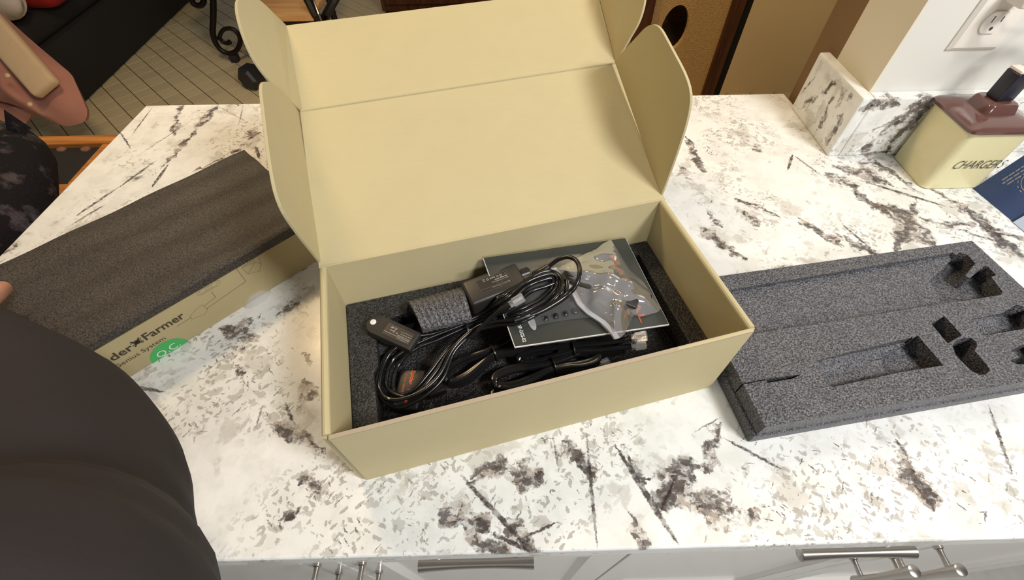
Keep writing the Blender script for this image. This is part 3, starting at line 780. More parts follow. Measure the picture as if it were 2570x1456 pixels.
obj('marks', MB().add([LM @ Vector(p) for p in ((-.0160, -.0074, .0001), (-.0146, -.0058, .0001), (-.0160, -.0042, .0001), (-.0174, -.0058, .0001))], [(0, 1, 2, 3)]), M['grey_print'], lab, smooth=False)
gl0 = SM @ Vector((SL / 2, 0.001, -0.008))
gm = MB().lathe([(0.0075, -.001), (0.0075, 0.009), (0.0062, 0.0105), (0.0048, 0.011), (0.0046, 0.013)], gl0, sx, 18)
obj('cable_gland', gm, M['black_rubber'], sens)
cab = W([(0.2271,0.1508,0.08), (0.2315,0.1499,0.084), (0.244,0.1514,0.0895), (0.2542,0.1519,0.0968), (0.2646,0.149,0.1014), (0.2712,0.1392,0.1034), (0.2692,0.1238,0.1033), (0.2611,0.1114,0.0981), (0.251,0.1074,0.0904), (0.2358,0.1021,0.0869), (0.2139,0.096,0.0851), (0.1867,0.0929,0.0851)])
obj('strain_relief', MB().tube([cab[0], cab[1], cab[2]], [0.0048, 0.0042, 0.0034], 12, 6), M['black_rubber'], sens)
obj('cable', MB().tube(cab, [0.0026] * 8 + [0.0034, 0.0036, 0.0030, 0.0026], 10, 8), M['black_gloss'], sens)
# the long loop of the same cable: four turns held by two ties
RING = W([(0.2502,0.1304,0.0837), (0.2409,0.1164,0.0825), (0.2223,0.1054,0.0816), (0.1923,0.0974,0.0833), (0.1682,0.1089,0.064), (0.1457,0.1105,0.058), (0.1179,0.0966,0.052), (0.0959,0.073,0.048), (0.0721,0.058,0.044), (0.0492,0.0588,0.042), (0.0396,0.0796,0.042), (0.0528,0.1058,0.046), (0.0767,0.1165,0.05), (0.1018,0.119,0.052), (0.1296,0.1213,0.055), (0.1604,0.1249,0.06), (0.1841,0.1157,0.0878), (0.2099,0.131,0.0866), (0.2314,0.1379,0.0867), (0.2455,0.1376,0.0853)])
def offset_ring(R, d, dz, jit):
    P = np.array(R); T = np.roll(P, -1, 0) - np.roll(P, 1, 0); N = np.cross(T, (0, 0, 1)); N /= np.linalg.norm(N, axis=1)[:, None]
    rr = np.random.default_rng(int(abs(d) * 1e5) + 3)
    k = np.array([jit(i) for i in range(len(P))])
    return P + N * (d * k)[:, None] + np.array([0, 0, dz]) + rr.normal(0, .0009, P.shape) * k[:, None]
pinch = lambda i: {4: .45, 5: .5, 14: .5, 15: .45, 6: .8, 13: .8}.get(i, 1.25)
turns = []
for k, (d, dz) in enumerate(((-.0062, .000), (-.002, .0035), (.0022, .0012), (.0066, -.002))):
    turns += [tuple(p) for p in offset_ring(RING, d, dz, pinch)]
tail = W([(0.1389,0.0981,0.062), (0.1637,0.1055,0.08), (0.1765,0.1065,0.09), (0.1872,0.1073,0.095)])
cbl = obj('cable_coil', MB().tube(turns, 0.0024, 9, 6, closed=False), M['black_gloss'], sens)
obj('cable_tail', MB().tube(tail, 0.0024, 9, 6), M['black_gloss'], sens)
tl = Vector(tail[-1]); td = (tl - Vector(tail[-2])).normalized()
plug(frame(tl + td * .003, td, Vector((-td.y, td.x, 0))) @ Matrix.Rotation(.5, 4, 'X'), sens)
def tie(a, parent, r=0.0085, axis=(1, 0, 0)):
    return obj('cable_tie', MB().lathe([(r * .86, -.0016), (r, -.0012), (r, .0012), (r * .86, .0016)], a, axis, 16), M['black_rubber'], parent)
def dirv(a, b): return tuple((Vector(b) - Vector(a)).normalized())
tie(L2W((0.1729,0.1131,0.064)), sens, .0082, dirv(RING[5], RING[3])); tie(L2W((0.1397,0.1138,0.058)), sens, .0074, dirv(RING[14], RING[15]))

# second sensor: flat with one round end
p_r0, p_r1, p_b0, p_t0 = [Vector(L2W(p)) for p in ((0.0908,0.1174,0.06), (0.0719,0.1054,0.06), (0.0383,0.1319,0.064), (0.0488,0.153,0.064))]
bx_ = (((p_r0 + p_r1) / 2) - ((p_b0 + p_t0) / 2)).normalized(); by_ = (p_r0 - p_r1).normalized()
by_ = (by_ - bx_ * by_.dot(bx_)).normalized(); bz_ = bx_.cross(by_)
if bz_.z < 0: by_ = -by_; bz_ = -bz_
wB = (p_t0 - p_b0).length * 1.02; oB = (p_b0 + p_t0) / 2; lenB = (((p_r0 + p_r1) / 2) - oB).length
PM = frame(oB, bx_, by_)
soil = thing('leaf_sensor', 'flat black sensor with one rounded end and a white dot', 'sensor', tuple(oB + Vector((0, 0, -.016))))
outl = [(lenB, -wB / 2), (lenB, wB / 2)] + [(-wB * .10 - wB * .5 * math.sin(PI * k / 14) * 1.0 + wB * .10, wB / 2 * math.cos(PI * k / 14)) for k in range(15)]
def lens_prism(ol, z0, z1, ins_):
    cxx = sum(p[0] for p in ol) / len(ol)
    n = len(ol); V = []
    for z, s in ((z0, 1 - ins_), (z0 + .002, 1), (z1 - .0022, 1), (z1 - .0006, 1 - ins_ * .5), (z1, 1 - ins_)):
        V += [(cxx + (x - cxx) * s, y * s, z) for x, y in ol]
    F = [tuple(reversed(range(n))), tuple(range(4 * n, 5 * n))]
    for r in range(4):
        for k in range(n): F.append((r * n + k, r * n + (k + 1) % n, (r + 1) * n + (k + 1) % n, (r + 1) * n + k))
    return MB().add(V, F)
obj('housing', lens_prism(outl, -.014, 0, .05).xform(PM), M['black_matte'], soil)
obj('indicator_dot', MB().lathe([(0.0034, 0), (0.0034, .0003), (0.0030, .0005)], PM @ Vector((-wB * .22, wB * .02, 0)), bz_, 20), M['white_print'], soil, label='round white dot')
LB = PM @ tr(lenB * .56, 0, 0.0002) @ rz(PI)
lb2 = obj('label', rbox((0.034, 0.0150, 0.0002), 0.00005, 1).xform(LB), M['label_black'], soil)
label_text(lb2, LB, [('SpiderXFarmer', -.0155, .0045, .0019, .0150), ('GGS Temp Humid Sensor', -.0155, .0014, .0013, .0160), ('Model: SF-GGS-TH', -.0155, -.0012, .0013, .0130), ('Input Voltage: 12V DC', -.0155, -.0038, .0013, .0150),
    ('RoHS', .0045, -.0012, .0018, .0060), ('CE', .0040, -.0050, .0019, .0030), ('FC', .0085, -.0050, .0019, .0028)], None)
obj('marks', sensor_icons(LB, .0022, -.0002, .0012), M['white_print'], lb2, smooth=False)
obj('rule', MB().box((-.0155, .0034, .0001), (.0165, .0036, .0002)).xform(LB), M['white_print'], lb2, smooth=False)
bc = W([(0.0812,0.1151,0.052), (0.095,0.1205,0.05), (0.1161,0.1251,0.05), (0.1448,0.129,0.054), (0.1696,0.135,0.056)])
obj('cable', MB().tube(bc, 0.0024, 9, 6), M['black_gloss'], soil)

# curled strip of foam wrapped round the parts
f_tl, f_tr, f_br, f_bl = [Vector(L2W(p)) for p in ((0.0795,0.1675,0.064), (0.1426,0.1717,0.064), (0.1459,0.1169,0.066), (0.0912,0.116,0.066))]
nu, nv = 40, 14
fv = []; 
for layer in (0, 1):
    for i in range(nu + 1):
        for j in range(nv + 1):
            u, v = i / nu, j / nv
            p = f_bl.lerp(f_br, u).lerp(f_tl.lerp(f_tr, u), v)
            arch = 0.020 * (math.sin(PI * min(max(v * 0.86 + .14, 0), 1)) ** .8) - .004
            rg = 0.0009 * math.sin(u * 2 * PI * 10)
            fv.append((p.x, p.y, p.z + arch + rg - layer * 0.0065))
ff = []
row = nv + 1; N1 = (nu + 1) * row
for i in range(nu):
    for j in range(nv):
        a = i * row + j
        ff.append((a, a + row, a + row + 1, a + 1)); a += N1; ff.append((a, a + 1, a + row + 1, a + row))
for i in range(nu):
    for j in (0, nv):
        a = i * row + j; q = (a, a + N1, a + N1 + row, a + row); ff.append(q if j == 0 else tuple(reversed(q)))
for j in range(nv):
    for i in (0, nu):
        a = i * row + j; q = (a, a + 1, a + 1 + N1, a + N1); ff.append(q if i == 0 else tuple(reversed(q)))
fo = obj('foam_wrap', MB().add(fv, ff), M['foam'])
tag(fo, 'arched strip of ribbed grey foam beside the sensor in the open box', 'foam')

# black module with orange lettering at the left end of the cavity
a_tl, a_tr, a_br, a_bl = [Vector(L2W(p)) for p in ((0.0565,0.0992,0.036), (0.0825,0.0901,0.036), (0.073,0.0441,0.034), (0.0449,0.0545,0.034))]
ax_ = ((a_tr - a_tl) + (a_br - a_bl)).normalized(); ay_ = ((a_tl - a_bl) + (a_tr - a_br)).normalized(); ac = (a_tl + a_tr + a_br + a_bl) / 4
AM = frame(ac, ax_, ay_)
mod = thing('sensor_hub', 'black sensor hub with orange lettering under the cable loop', 'sensor', (ac.x, ac.y, ac.z - .018))
obj('housing', rbox((0.0285, 0.046, 0.018), 0.003, 3, (0, 0, -0.009)).xform(AM), M['black_matte'], mod)
text(mod, 'Spider', AM @ Vector((-.0010, .0205, 0)), AM.to_3x3() @ Vector((0, -1, 0)), AM.to_3x3() @ Vector((1, 0, 0)), .0044, M['orange_print'], width=.0165, bold=.02)
text(mod, 'Farmer', AM @ Vector((-.0010, -.0010, 0)), AM.to_3x3() @ Vector((0, -1, 0)), AM.to_3x3() @ Vector((1, 0, 0)), .0044, M['orange_print'], width=.0175, bold=.02)
text(mod, 'CO2 SENSOR', AM @ Vector((-.0070, .0160, 0)), AM.to_3x3() @ Vector((0, -1, 0)), AM.to_3x3() @ Vector((1, 0, 0)), .0022, M['orange_print'], width=.028)
# small black plug with a bright metal contact
q0, q1 = Vector(L2W((0.0844,0.0647,0.028))), Vector(L2W((0.0995,0.0668,0.028)))
ad = thing('power_plug', 'small black plug with a silver contact on the cavity floor beside the hub', 'plug', tuple(q0))
QM = frame((q0 + q1) / 2, q1 - q0, Vector((0, 0, 1)).cross(q1 - q0))
obj('body', rbox((0.020, 0.013, 0.011), 0.002, 2).xform(QM), M['black_rubber'], ad)
obj('contact', rbox((0.010, 0.0030, 0.0012), 0.0003, 1, (0, .0055, .0052)).xform(QM), M['steel'], ad, label='silver metal contact')

# packed flat cables: long loops of several strands, pinched by a tie
def coil(name, label, ends, half, strands, tie_at, z, r=0.0024, group=None, flat=0.6, extra=None, mid=None):
    A, B = Vector(ends[0]), Vector(ends[1]); ax = (B - A); Lh = ax.length; ax.normalize(); nx = Vector((-ax.y, ax.x, 0)).normalized()
    t = thing(name, label, 'cable', tuple((A + B) / 2 - Vector((0, 0, .012))), 0, group)
    rr = np.random.default_rng(len(label))
    path = []
    bow = mid or 0.0
    for k in range(strands):
        f = 1.0 - 0.62 * k / strands; sh = rr.uniform(-.012, .012)
        for q in range(20):
            a = 2 * PI * q / 20
            u = 0.5 - 0.5 * math.cos(a) * (0.97 + 0.03 * f)
            pin = min(abs(u - tt) for tt in tie_at); pq = min(1.0, pin / 0.42); pw = 0.30 + 0.70 * pq * pq * (3 - 2 * pq)
            vv = math.sin(a) * half * f * pw * (abs(math.sin(a)) ** -0.35 if abs(math.sin(a)) > .05 else 1)
            p = A + ax * (u + sh * math.sin(a)) * Lh + nx * (vv + bow * math.sin(PI * u)) + Vector((0, 0, (k % 3) * r * 1.0 + rr.uniform(-.0002, .0002) + (0.004 * (1 - pw))))
            path.append(tuple(p))
    obj('strands', MB().tube(path, r, 8, 4, flat=flat), M['black_gloss'], t)
    for tt in tie_at:
        c = A + ax * tt * Lh + nx * (bow * math.sin(PI * tt)) + Vector((0, 0, .006))
        obj('cable_tie', MB().lathe([(.0095, -.0008), (.0104, -.0006), (.0104, .0006), (.0095, .0008)], c, ax, 16), M['black_rubber'], t)
    if extra:
        for pts in extra:
            obj('tail', MB().tube(pts, r, 8, 6, flat=flat), M['black_gloss'], t)
            e = Vector(pts[-1]); d = (e - Vector(pts[-2])).normalized()
            plug(frame(e + d * .002, d, Vector((0, 0, 1)).cross(d)), t)
    return t
coil('flat_cable', 'thick coil of black flat cable tied left of the booklet corner', W([(0.1036,0.0709,0.034), (0.2063,0.0962,0.034)]), 0.017, 5, (0.56,), 0.03, r=.0032, mid=.002)
coil('flat_cable', 'black flat cable running under the booklet edge to the upright clear plug', W([(0.1863,0.0756,0.03), (0.3055,0.0625,0.032)]), 0.0135, 4, (0.52,), 0.03, r=.0034,
     extra=[W([(0.231,0.0706,0.04), (0.2653,0.0617,0.04), (0.2933,0.0554,0.042), (0.3115,0.0517,0.045)]), W([(0.2329,0.0764,0.04), (0.2678,0.0688,0.042), (0.2976,0.0618,0.046), (0.3126,0.0563,0.054)])])
coil('flat_cable', 'fat coil of black flat cable pinched by a tie, below the booklet', W([(0.1534,0.0534,0.032), (0.2753,0.0591,0.03)]), 0.0185, 6, (0.55,), 0.03, r=.0033, mid=-.002,
     extra=[W([(0.1893,0.0378,0.024), (0.2225,0.0419,0.024), (0.2482,0.0428,0.026), (0.2703,0.0459,0.028)])])
coil('flat_cable', 'loose loop of black cable lying low along the front wall of the box', W([(0.1486,0.0427,0.022), (0.2394,0.0499,0.022)]), 0.013, 2, (1.3,), 0.02, r=.0026)

# sheet of rubber feet in a thin clear bag on the manual
def mp(u, v, h): return ins_pt(u, v, h)
bag1 = thing('rubber_feet_pack', 'thin clear sachet of black rubber feet in two rows, lying on the booklet', 'sachet', tuple(mp(.35, .4, .001)))
nb = 12
gv = []; gf = []
for i in range(nb + 1):
    for j in range(nb + 1):
        u, v = i / nb, j / nb
        h = 0.0016 + 0.0035 * (math.sin(PI * u) * math.sin(PI * v)) ** .5 + 0.0006 * math.sin(9 * u + 5 * v)
        gv.append(mp(.135 + .40 * u + .03 * v, .17 + .60 * v + .02 * math.sin(u * 3), h))
for i in range(nb):
    for j in range(nb):
        a = i * (nb + 1) + j; gf.append((a, a + nb + 1, a + nb + 2, a + 1))
obj('film', MB().add(gv, gf), M['film_thin'], bag1)
dome = [(0.0030, 0.0), (0.0040, .0003), (0.0040, .0014), (0.0034, .0022), (0.0020, .0027), (0.0004, .0028)]
for r_ in range(2):
    for k in range(5):
        c = mp(.240 + .0655 * k + .022 * r_, .235 + .175 * r_ + .010 * k, .0008)
        obj('rubber_foot', MB().lathe(dome, c, mean_n, 14), M['black_rubber'], bag1)
ov = MB().add([mp(.150 + .022 * math.cos(a), .22 + .085 * math.sin(a), .0012) for a in np.linspace(0, 2 * PI, 20, endpoint=False)], [tuple(range(20))])
obj('moulded_tab', ov, M['film_edge'], bag1, smooth=False)

# zip bag full of brackets and screws
BAGP = [(0.3346,0.1824,0.077), (0.337,0.1633,0.0739), (0.3403,0.1361,0.0695), (0.3497,0.1193,0.0661), (0.3547,0.0983,0.0624), (0.3562,0.0807,0.0596), (0.3512,0.0775,0.0596), (0.3304,0.0758,0.0613), (0.3212,0.0796,0.0628), (0.3124,0.0703,0.0622), (0.3021,0.0596,0.0616), (0.2938,0.0555,0.0617), (0.2872,0.0554,0.0624), (0.2855,0.0676,0.0644), (0.278,0.0798,0.0669), (0.2673,0.0917,0.0697), (0.2613,0.104,0.0721), (0.2592,0.1199,0.0747), (0.2536,0.1346,0.0775), (0.2457,0.1535,0.081), (0.2555,0.1551,0.0804), (0.2738,0.1593,0.0793), (0.296,0.1677,0.0784), (0.3114,0.1716,0.0776), (0.3216,0.1778,0.0775)]
def resample(P, n):
    P = np.array(P + [P[0]]); d = np.r_[0, np.cumsum(np.linalg.norm(np.diff(P, axis=0), axis=1))]
    t = np.linspace(0, d[-1], n, endpoint=False); return np.stack([np.interp(t, d, P[:, i]) for i in range(3)], 1)
bp = resample(W(BAGP), 96)
cen = np.array(L2W((0.3063,0.1097,0.0702)))
rngb = np.random.default_rng(5)
def crumple(x, y):
    return (0.0022 * math.sin(55 * x + 160 * y) + 0.0016 * math.sin(210 * x - 120 * y + 1.0) + 0.0012 * math.sin(330 * y + 60 * x))
def bag_side(sign, H):
    V = []; F = []; rings = 16
    for s_i in range(rings + 1):
        s = s_i / rings
        for p in bp:
            q = cen + (p - cen) * s
            h = H * (1 - s ** 2.2) + sign * 0.0 
            w = crumple(q[0], q[1]) * (1 - s ** 3)
            V.append((q[0], q[1], q[2] + sign * h + (w if sign > 0 else 0.3 * w)))
    n = len(bp)
    for r in range(rings):
        for k in range(n):
            F.append((r * n + k, r * n + (k + 1) % n, (r + 1) * n + (k + 1) % n, (r + 1) * n + k))
    if sign > 0: F = [tuple(reversed(f)) for f in F]
    return MB().add(V, F)
zb = thing('zip_bag', 'crumpled clear zip bag of dark brackets and screws lying on the booklet', 'bag', tuple(cen))
obj('top_film', bag_side(1, 0.016), M['film'], zb)
zp = W([(0.2466,0.1523,0.0828), (0.2533,0.1343,0.0795), (0.2593,0.1179,0.0764), (0.2613,0.1021,0.0739), (0.268,0.0893,0.0713), (0.2787,0.0764,0.0684), (0.2852,0.0631,0.0657), (0.287,0.0547,0.0643)])
zs = MB()
for a, b in zip(zp[:-1], zp[1:]):
    a, b = Vector(a), Vector(b); w_ = Vector((.0062, .0016, 0.001))
    zs.quad(a, b, b + w_, a + w_)
obj('zip_strip', zs, M['film_edge'], zb, label='milky zip strip along the open edge')
obj('zip_ridge', MB().tube([tuple(Vector(p) + Vector((.0012, 0, .001))) for p in zp], 0.0008, 6, 4), M['film_edge'], zb)
# brackets and screws inside
def bar_between(a, b, w, h, name, label, mat, cat, bev=.002, hole=False):
    a, b = Vector(a), Vector(b); d = b - a
    Mx = frame((a + b) / 2, d, Vector((0, 0, 1)).cross(d))
    mb = rbox((d.length, w, h), bev, 2)
    if hole:
        mb = boolean_cut(mb, [rbox((.009, .0032, .05), .0012, 2, (-d.length / 2 + .011, 0, 0))])
    o = obj(name, mb.xform(Mx), mat, None); tag(o, label, cat); return o
bar_between(L2W((0.2564,0.1389,0.0844)), L2W((0.3267,0.0855,0.0718)), .013, .0045, 'mounting_bracket', 'long dark bracket with a slot at its end inside the zip bag', M['black_matte'], 'bracket', .0015, True)
bar_between(L2W((0.3078,0.1268,0.0747)), L2W((0.3294,0.1004,0.0687)), .024, .004, 'bracket_plate', 'broad dark plate upper right inside the zip bag', M['black_rubber'], 'plate', .0012)
bar_between(L2W((0.2818,0.1039,0.0737)), L2W((0.2975,0.0768,0.0682)), .016, .004, 'clip_bracket', 'short dark clip with a slot low inside the zip bag', M['black_matte'], 'clip', .0015, True)
bar_between(L2W((0.3165,0.1028,0.0703)), L2W((0.3486,0.0917,0.0655)), .012, .006, 'wedge_block', 'black block in the right corner of the zip bag', M['black_rubber'], 'bracket', .002)
for k, (a, b) in enumerate((((0.289,0.0853,0.0702), (0.2895,0.0744,0.0686)), ((0.2933,0.0816,0.0693), (0.2945,0.0715,0.0676)))):
    a, b = Vector(L2W(a)), Vector(L2W(b)); d = (b - a)
    mb = MB().lathe([(0.0030, 0), (0.0031, .0008), (0.0022, .0016), (0.0013, .002), (0.0013, d.length - .002), (0.0002, d.length)], a, d, 10)
    o = obj('screw', mb, M['brass']); tag(o, 'brass screw in the lower corner of the zip bag, ' + ('nearer the zip' if k == 0 else 'farther from the zip'), 'screw', 'screws in the zip bag')

# ------------------------------------------------------------------ foam tray lying on the counter at the right
TA = math.radians(8.1); TM = tr(0.4309, -0.0185, 0) @ rz(TA)
TH = 0.040; TL, TW = 0.399, 0.1922
tray = thing('foam_tray', 'grey-black foam packing tray with cut-out pockets, right of the open box', 'foam tray', (0.4309, -0.0185, 0), TA)
low = rbox((TL, TW, 0.0185), 0.0022, 2, (TL / 2, TW / 2, 0.00925))
lo_ = obj('lower_layer', low.xform(TM), M['foam'], tray)
upm = MB().box((0.0025, 0.0015, 0.0190), (TL - .001, TW - .001, TH))
def pocket(pts, z0):
    area2 = sum(pts[i][0] * pts[(i + 1) % len(pts)][1] - pts[(i + 1) % len(pts)][0] * pts[i][1] for i in range(len(pts)))
    if area2 < 0: pts = pts[::-1]
    return MB().prism([(p[0], p[1], z0) for p in pts], (0, 0, TH + .01 - z0))
def ramp(pts, zs):
    """pocket whose floor slopes: one floor height per corner"""
    n = len(pts)
    area2 = sum(pts[i][0] * pts[(i + 1) % n][1] - pts[(i + 1) % n][0] * pts[i][1] for i in range(n))
    if area2 < 0: pts = pts[::-1]; zs = zs[::-1]
    V = [(p[0], p[1], z) for p, z in zip(pts, zs)] + [(p[0], p[1], TH + .01) for p in pts]
    return MB().add(V, [tuple(reversed(range(n))), tuple(range(n, 2 * n))] + [(i, (i + 1) % n, n + (i + 1) % n, n + i) for i in range(n)])
cuts = [
    ramp([(0.0291,0.1681), (0.3566,0.1767), (0.3623,0.1645), (0.3145,0.1063), (0.0504,0.1051), (-0.0047,0.1055)], [.034, .034, .026, .020, .022, .024]),
    pocket([(0.3667,0.1757), (0.3726,0.169), (0.3715,0.1554), (0.3432,0.1396), (0.346,0.1352), (0.3797,0.1498), (0.3826,0.148), (0.3814,0.1336), (0.3735,0.1324), (0.3683,0.1104), (0.363,0.1058), (0.3067,0.1053), (0.3069,0.1267), (0.3092,0.1468)], .004),
    ramp([(0.0884,0.0395), (0.0921,0.0295), (0.1939,0.0343), (0.2171,0.0705), (0.0937,0.0613)], [.024, .024, .020, .028, .037]),
    pocket([(0.1787,0.0573), (0.2243,0.0714), (0.2251,0.0328), (0.1694,0.0332)], .004),
    pocket([(0.0282,0.0502), (0.0694,0.0489), (0.0575,0.0457), (0.0284,0.0455)], .006),
    pocket([(-0.009,0.0496), (0.0282,0.0502), (0.0283,0.0488), (-0.009,0.0477)], .016),
    pocket([(0.2508,0.0832), (0.2734,0.09), (0.2735,0.0634), (0.2496,0.0564)], .004),
    pocket([(0.2525,0.0528), (0.2618,0.058), (0.2724,0.0599), (0.2812,0.0584), (0.2824,0.0529), (0.2784,0.0473), (0.2719,0.0433), (0.2709,0.0245), (0.2688,0.019), (0.2609,0.0156), (0.254,0.0163), (0.2489,0.0225), (0.2473,0.0409)], .006),
    ramp([(0.2966,0.0621), (0.2976,0.0587), (0.3646,0.0591), (0.3839,0.0842), (0.2994,0.0804)], [.028, .028, .022, .032, .038]),
    pocket([(0.3399,0.0814), (0.368,0.0899), (0.3807,0.0836), (0.3706,0.0625), (0.3366,0.0596)], .004),
    pocket([(0.3105,0.0367), (0.3258,0.0402), (0.3553,0.0446), (0.3506,0.0247), (0.3189,0.0177), (0.3034,0.0209), (0.2995,0.026), (0.3133,0.0281)], .006),
]
upm = boolean_cut(upm, cuts)
up_ = obj('upper_layer', upm.xform(TM), M['foam'], tray, smooth=False); bevel_mod(up_, 0.0013, 2)

# ------------------------------------------------------------------ second box with foam sheet on the left
FA = math.radians(45.0); FO = Vector((-0.1860, 0.1570, 0)); FT = Vector((math.cos(FA), math.sin(FA), 0)); FN = Vector((FT.y, -FT.x, 0))
FM = Matrix(((FT.x, -FN.x, 0, FO.x), (FT.y, -FN.y, 0, FO.y), (0, 0, 1, 0), (0, 0, 0, 1)))
LH = 0.0625
pb = thing('printed_box', 'low kraft box with dark printed title and green round sticker, left of the open box', 'box', tuple(FO), FA)
def pface(s, z, e=0.0): return FO + FT * s + Vector((0, 0, z)) + FN * e
obj('carton', rbox((0.395, 0.198, LH), 0.0015, 2, (-0.0345, 0.099, LH / 2)).xform(FM), M['card_print'], pb)
E0 = 0.0002
text(pb, 'Spider', pface(-.1290, .0345, E0), FT, Vector((0, 0, 1)), .0105, M['brown_ink'], width=.0425, bold=.018)
text(pb, 'Farmer', pface(-.0735, .0360, E0), FT, Vector((0, 0, 1)), .0105, M['brown_ink'], width=.0450, bold=.018)
# spider-like mark between the two words
mk = MB(); c0 = (-.0800, .0405)
for a in (45, 135, 225, 315, 20, 160, 200, 340):
    d = Vector((math.cos(math.radians(a)), math.sin(math.radians(a)))); n_ = Vector((-d.y, d.x)) * (.0009 if a % 45 == 0 and a % 90 else .0005); L_ = .0066 if a % 90 == 45 else .0062
    mk.quad(pface(c0[0] - n_.x, c0[1] - n_.y, E0), pface(c0[0] + n_.x, c0[1] + n_.y, E0), pface(c0[0] + d.x * L_ + n_.x, c0[1] + d.y * L_ + n_.y, E0), pface(c0[0] + d.x * L_ - n_.x, c0[1] + d.y * L_ - n_.y, E0))
mk.add([pface(c0[0] + .0030 * math.cos(a), c0[1] + .0036 * math.sin(a), E0) for a in np.linspace(0, 2 * PI, 12, endpoint=False)], [tuple(range(12))])
obj('emblem', mk, M['brown_ink'], pb, smooth=False)
text(pb, 'Grow Genius System', pface(-.1390, .0225, E0), FT, Vector((0, 0, 1)), .0058, M['brown_ink'], width=.0800)
def pline(pts, w, mat='brown_ink', name='printed_line'):
    mb = MB()
    for a, b in zip(pts[:-1], pts[1:]):
        a, b = Vector(a), Vector(b); d = (b - a).normalized(); n = Vector((-d.y, d.x)) * w; a = a - d * w * .6; b = b + d * w * .6
        mb.quad(*[pface(p.x, p.y, E0) for p in (a - n, b - n, b + n, a + n)])
    return mb
dr = pline([(-0.0409,0.0298), (-0.0243,0.0306)], .00035)
dr.merge(pline([(-0.0055,0.0355), (0.0103,0.038), (0.0107,0.0488)], .00035)); dr.merge(pline([(-0.0051,0.03), (0.0481,0.035), (0.0482,0.0599), (0.0555,0.0612)], .00035))
dr.merge(pline([(-0.024,0.0336), (-0.0192,0.0353), (-0.0153,0.0371), (-0.0062,0.0386), (-0.005,0.0283), (-0.0114,0.0238), (-0.0195,0.0263), (-0.0246,0.0275), (-0.024,0.0336)], .0002))
def oval(cx_, cz_, L_, r_, n=14):
    return [(cx_ + (L_ if math.cos(a) > 0 else -L_) + r_ * math.cos(a), cz_ + r_ * math.sin(a)) for a in np.linspace(0, 2 * PI, n)]
c1_ = (0.0113,0.0561)
dr.merge(pline(oval(c1_[0], c1_[1], .0095, .0042), .0002)); dr.merge(pline(oval(c1_[0], c1_[1], .0080, .0028), .00015))
dr.merge(pline([(c1_[0] - .004, c1_[1] - .0015), (c1_[0] + .004, c1_[1] - .0015), (c1_[0] + .004, c1_[1] + .0015), (c1_[0] - .004, c1_[1] + .0015), (c1_[0] - .004, c1_[1] - .0015)], .00015))
dr.merge(pline([(0.0537,0.0567), (0.0549,0.0433), (0.0684,0.0378), (0.0748,0.0465), (0.0762,0.0606), (0.0537,0.0567), (0.0697,0.0539), (0.0748,0.0465)], .0002)); dr.merge(pline([(0.0549,0.0433), (0.0697,0.0539)], .0002)); dr.merge(pline([(0.0566,0.0572), (0.0698,0.0583), (0.0697,0.0539)], .00018))
obj('line_drawing', dr, M['tan_ink'], pb, smooth=False, label='thin line drawing of a cable splitter')
gc = (-.0660, -.0010); gR = .0215
gp = [(gc[0] + gR * math.cos(a), gc[1] + gR * math.sin(a)) for a in np.linspace(0, 2 * PI, 40, endpoint=False)]
gp = [(x, max(z, .0005)) for x, z in gp]; gp = [p for i, p in enumerate(gp) if p[1] > .0006 or gp[i - 1][1] > .0006 or gp[(i + 1) % 40][1] > .0006]
stk = obj('sticker', MB().add([pface(x, z, .0003) for x, z in gp], [tuple(range(len(gp)))]), M['green_sticker'], pb, smooth=False, label='round green sticker with white letters')
text(stk, 'Q.C.', pface(-.0790, .0022, .0005), FT, Vector((0, 0, 1)), .0095, M['white_print'], width=.0255)

# foam sheet lying on that box, with soft ripples
FT0, FT1 = 0.0635, 0.0765
nu, nv = 40, 44
sv = []
for layer in (0, 1):
    for i in range(nu + 1):
        for j in range(nv + 1):
            s = -0.232 + 0.397 * i / nu; w_ = -0.004 + 0.204 * j / nv
            z = FT1 + (0.0013 * math.sin(w_ * 2 * PI / 0.052 + 1.2 * math.sin(s * 9)) + .0006 * math.sin(s * 60 + w_ * 30)) if layer == 0 else FT0
            e = 0.002 if (i in (0, nu) or j in (0, nv)) and layer == 0 else 0
            p = FO + FT * s - FN * w_; sv.append((p.x, p.y, z - e))
sf = []; row = nv + 1; N1 = (nu + 1) * row
for i in range(nu):
    for j in range(nv):
        a = i * row + j; sf.append((a, a + row, a + row + 1, a + 1)); a += N1; sf.append((a, a + 1, a + row + 1, a + row))
for i in range(nu):
    for j in (0, nv):
        a = i * row + j; q = (a, a + N1, a + N1 + row, a + row); sf.append(q if j == 0 else tuple(reversed(q)))
for j in range(nv):
    for i in (0, nu):
        a = i * row + j; q = (a, a + 1, a + 1 + N1, a + N1); sf.append(q if i == 0 else tuple(reversed(q)))
tag(obj('foam_sheet', MB().add(sv, sf), M['foam_warm_dim'], None, angle=1.0), 'thick rippled dark foam sheet lying on top of the printed box', 'foam sheet')
# scrap of clear tape on the counter by the printed box
tp = thing('clear_tape_scrap', 'small crumpled scrap of clear tape on the granite by the printed box', 'tape', (-0.1489,0.1925,0))
tv = []; tf = []
cT = Vector((-0.1511,0.1879,0))
for i in range(9):
    for j in range(7):
        u, v = (i / 8 - .5) * 2, (j / 6 - .5) * 2
        k_ = math.sqrt(max(0, 1 - .5 * v * v)); p = cT + FT * (u * k_ * .019) + FN * (v * math.sqrt(max(0, 1 - .5 * u * u)) * .011)
        h_ = .0012 + .012 * max(0, 1 - u * u) * (1 - v) * .5 + .0014 * abs(math.sin(i * 1.3 + j * 2.1))
        tv.append(p + Vector((0, 0, h_)))
for i in range(8):
    for j in range(6):
        a = i * 7 + j; tf.append((a, a + 7, a + 8, a + 1))
obj('film', MB().add(tv, tf), M['film_white'], tp)

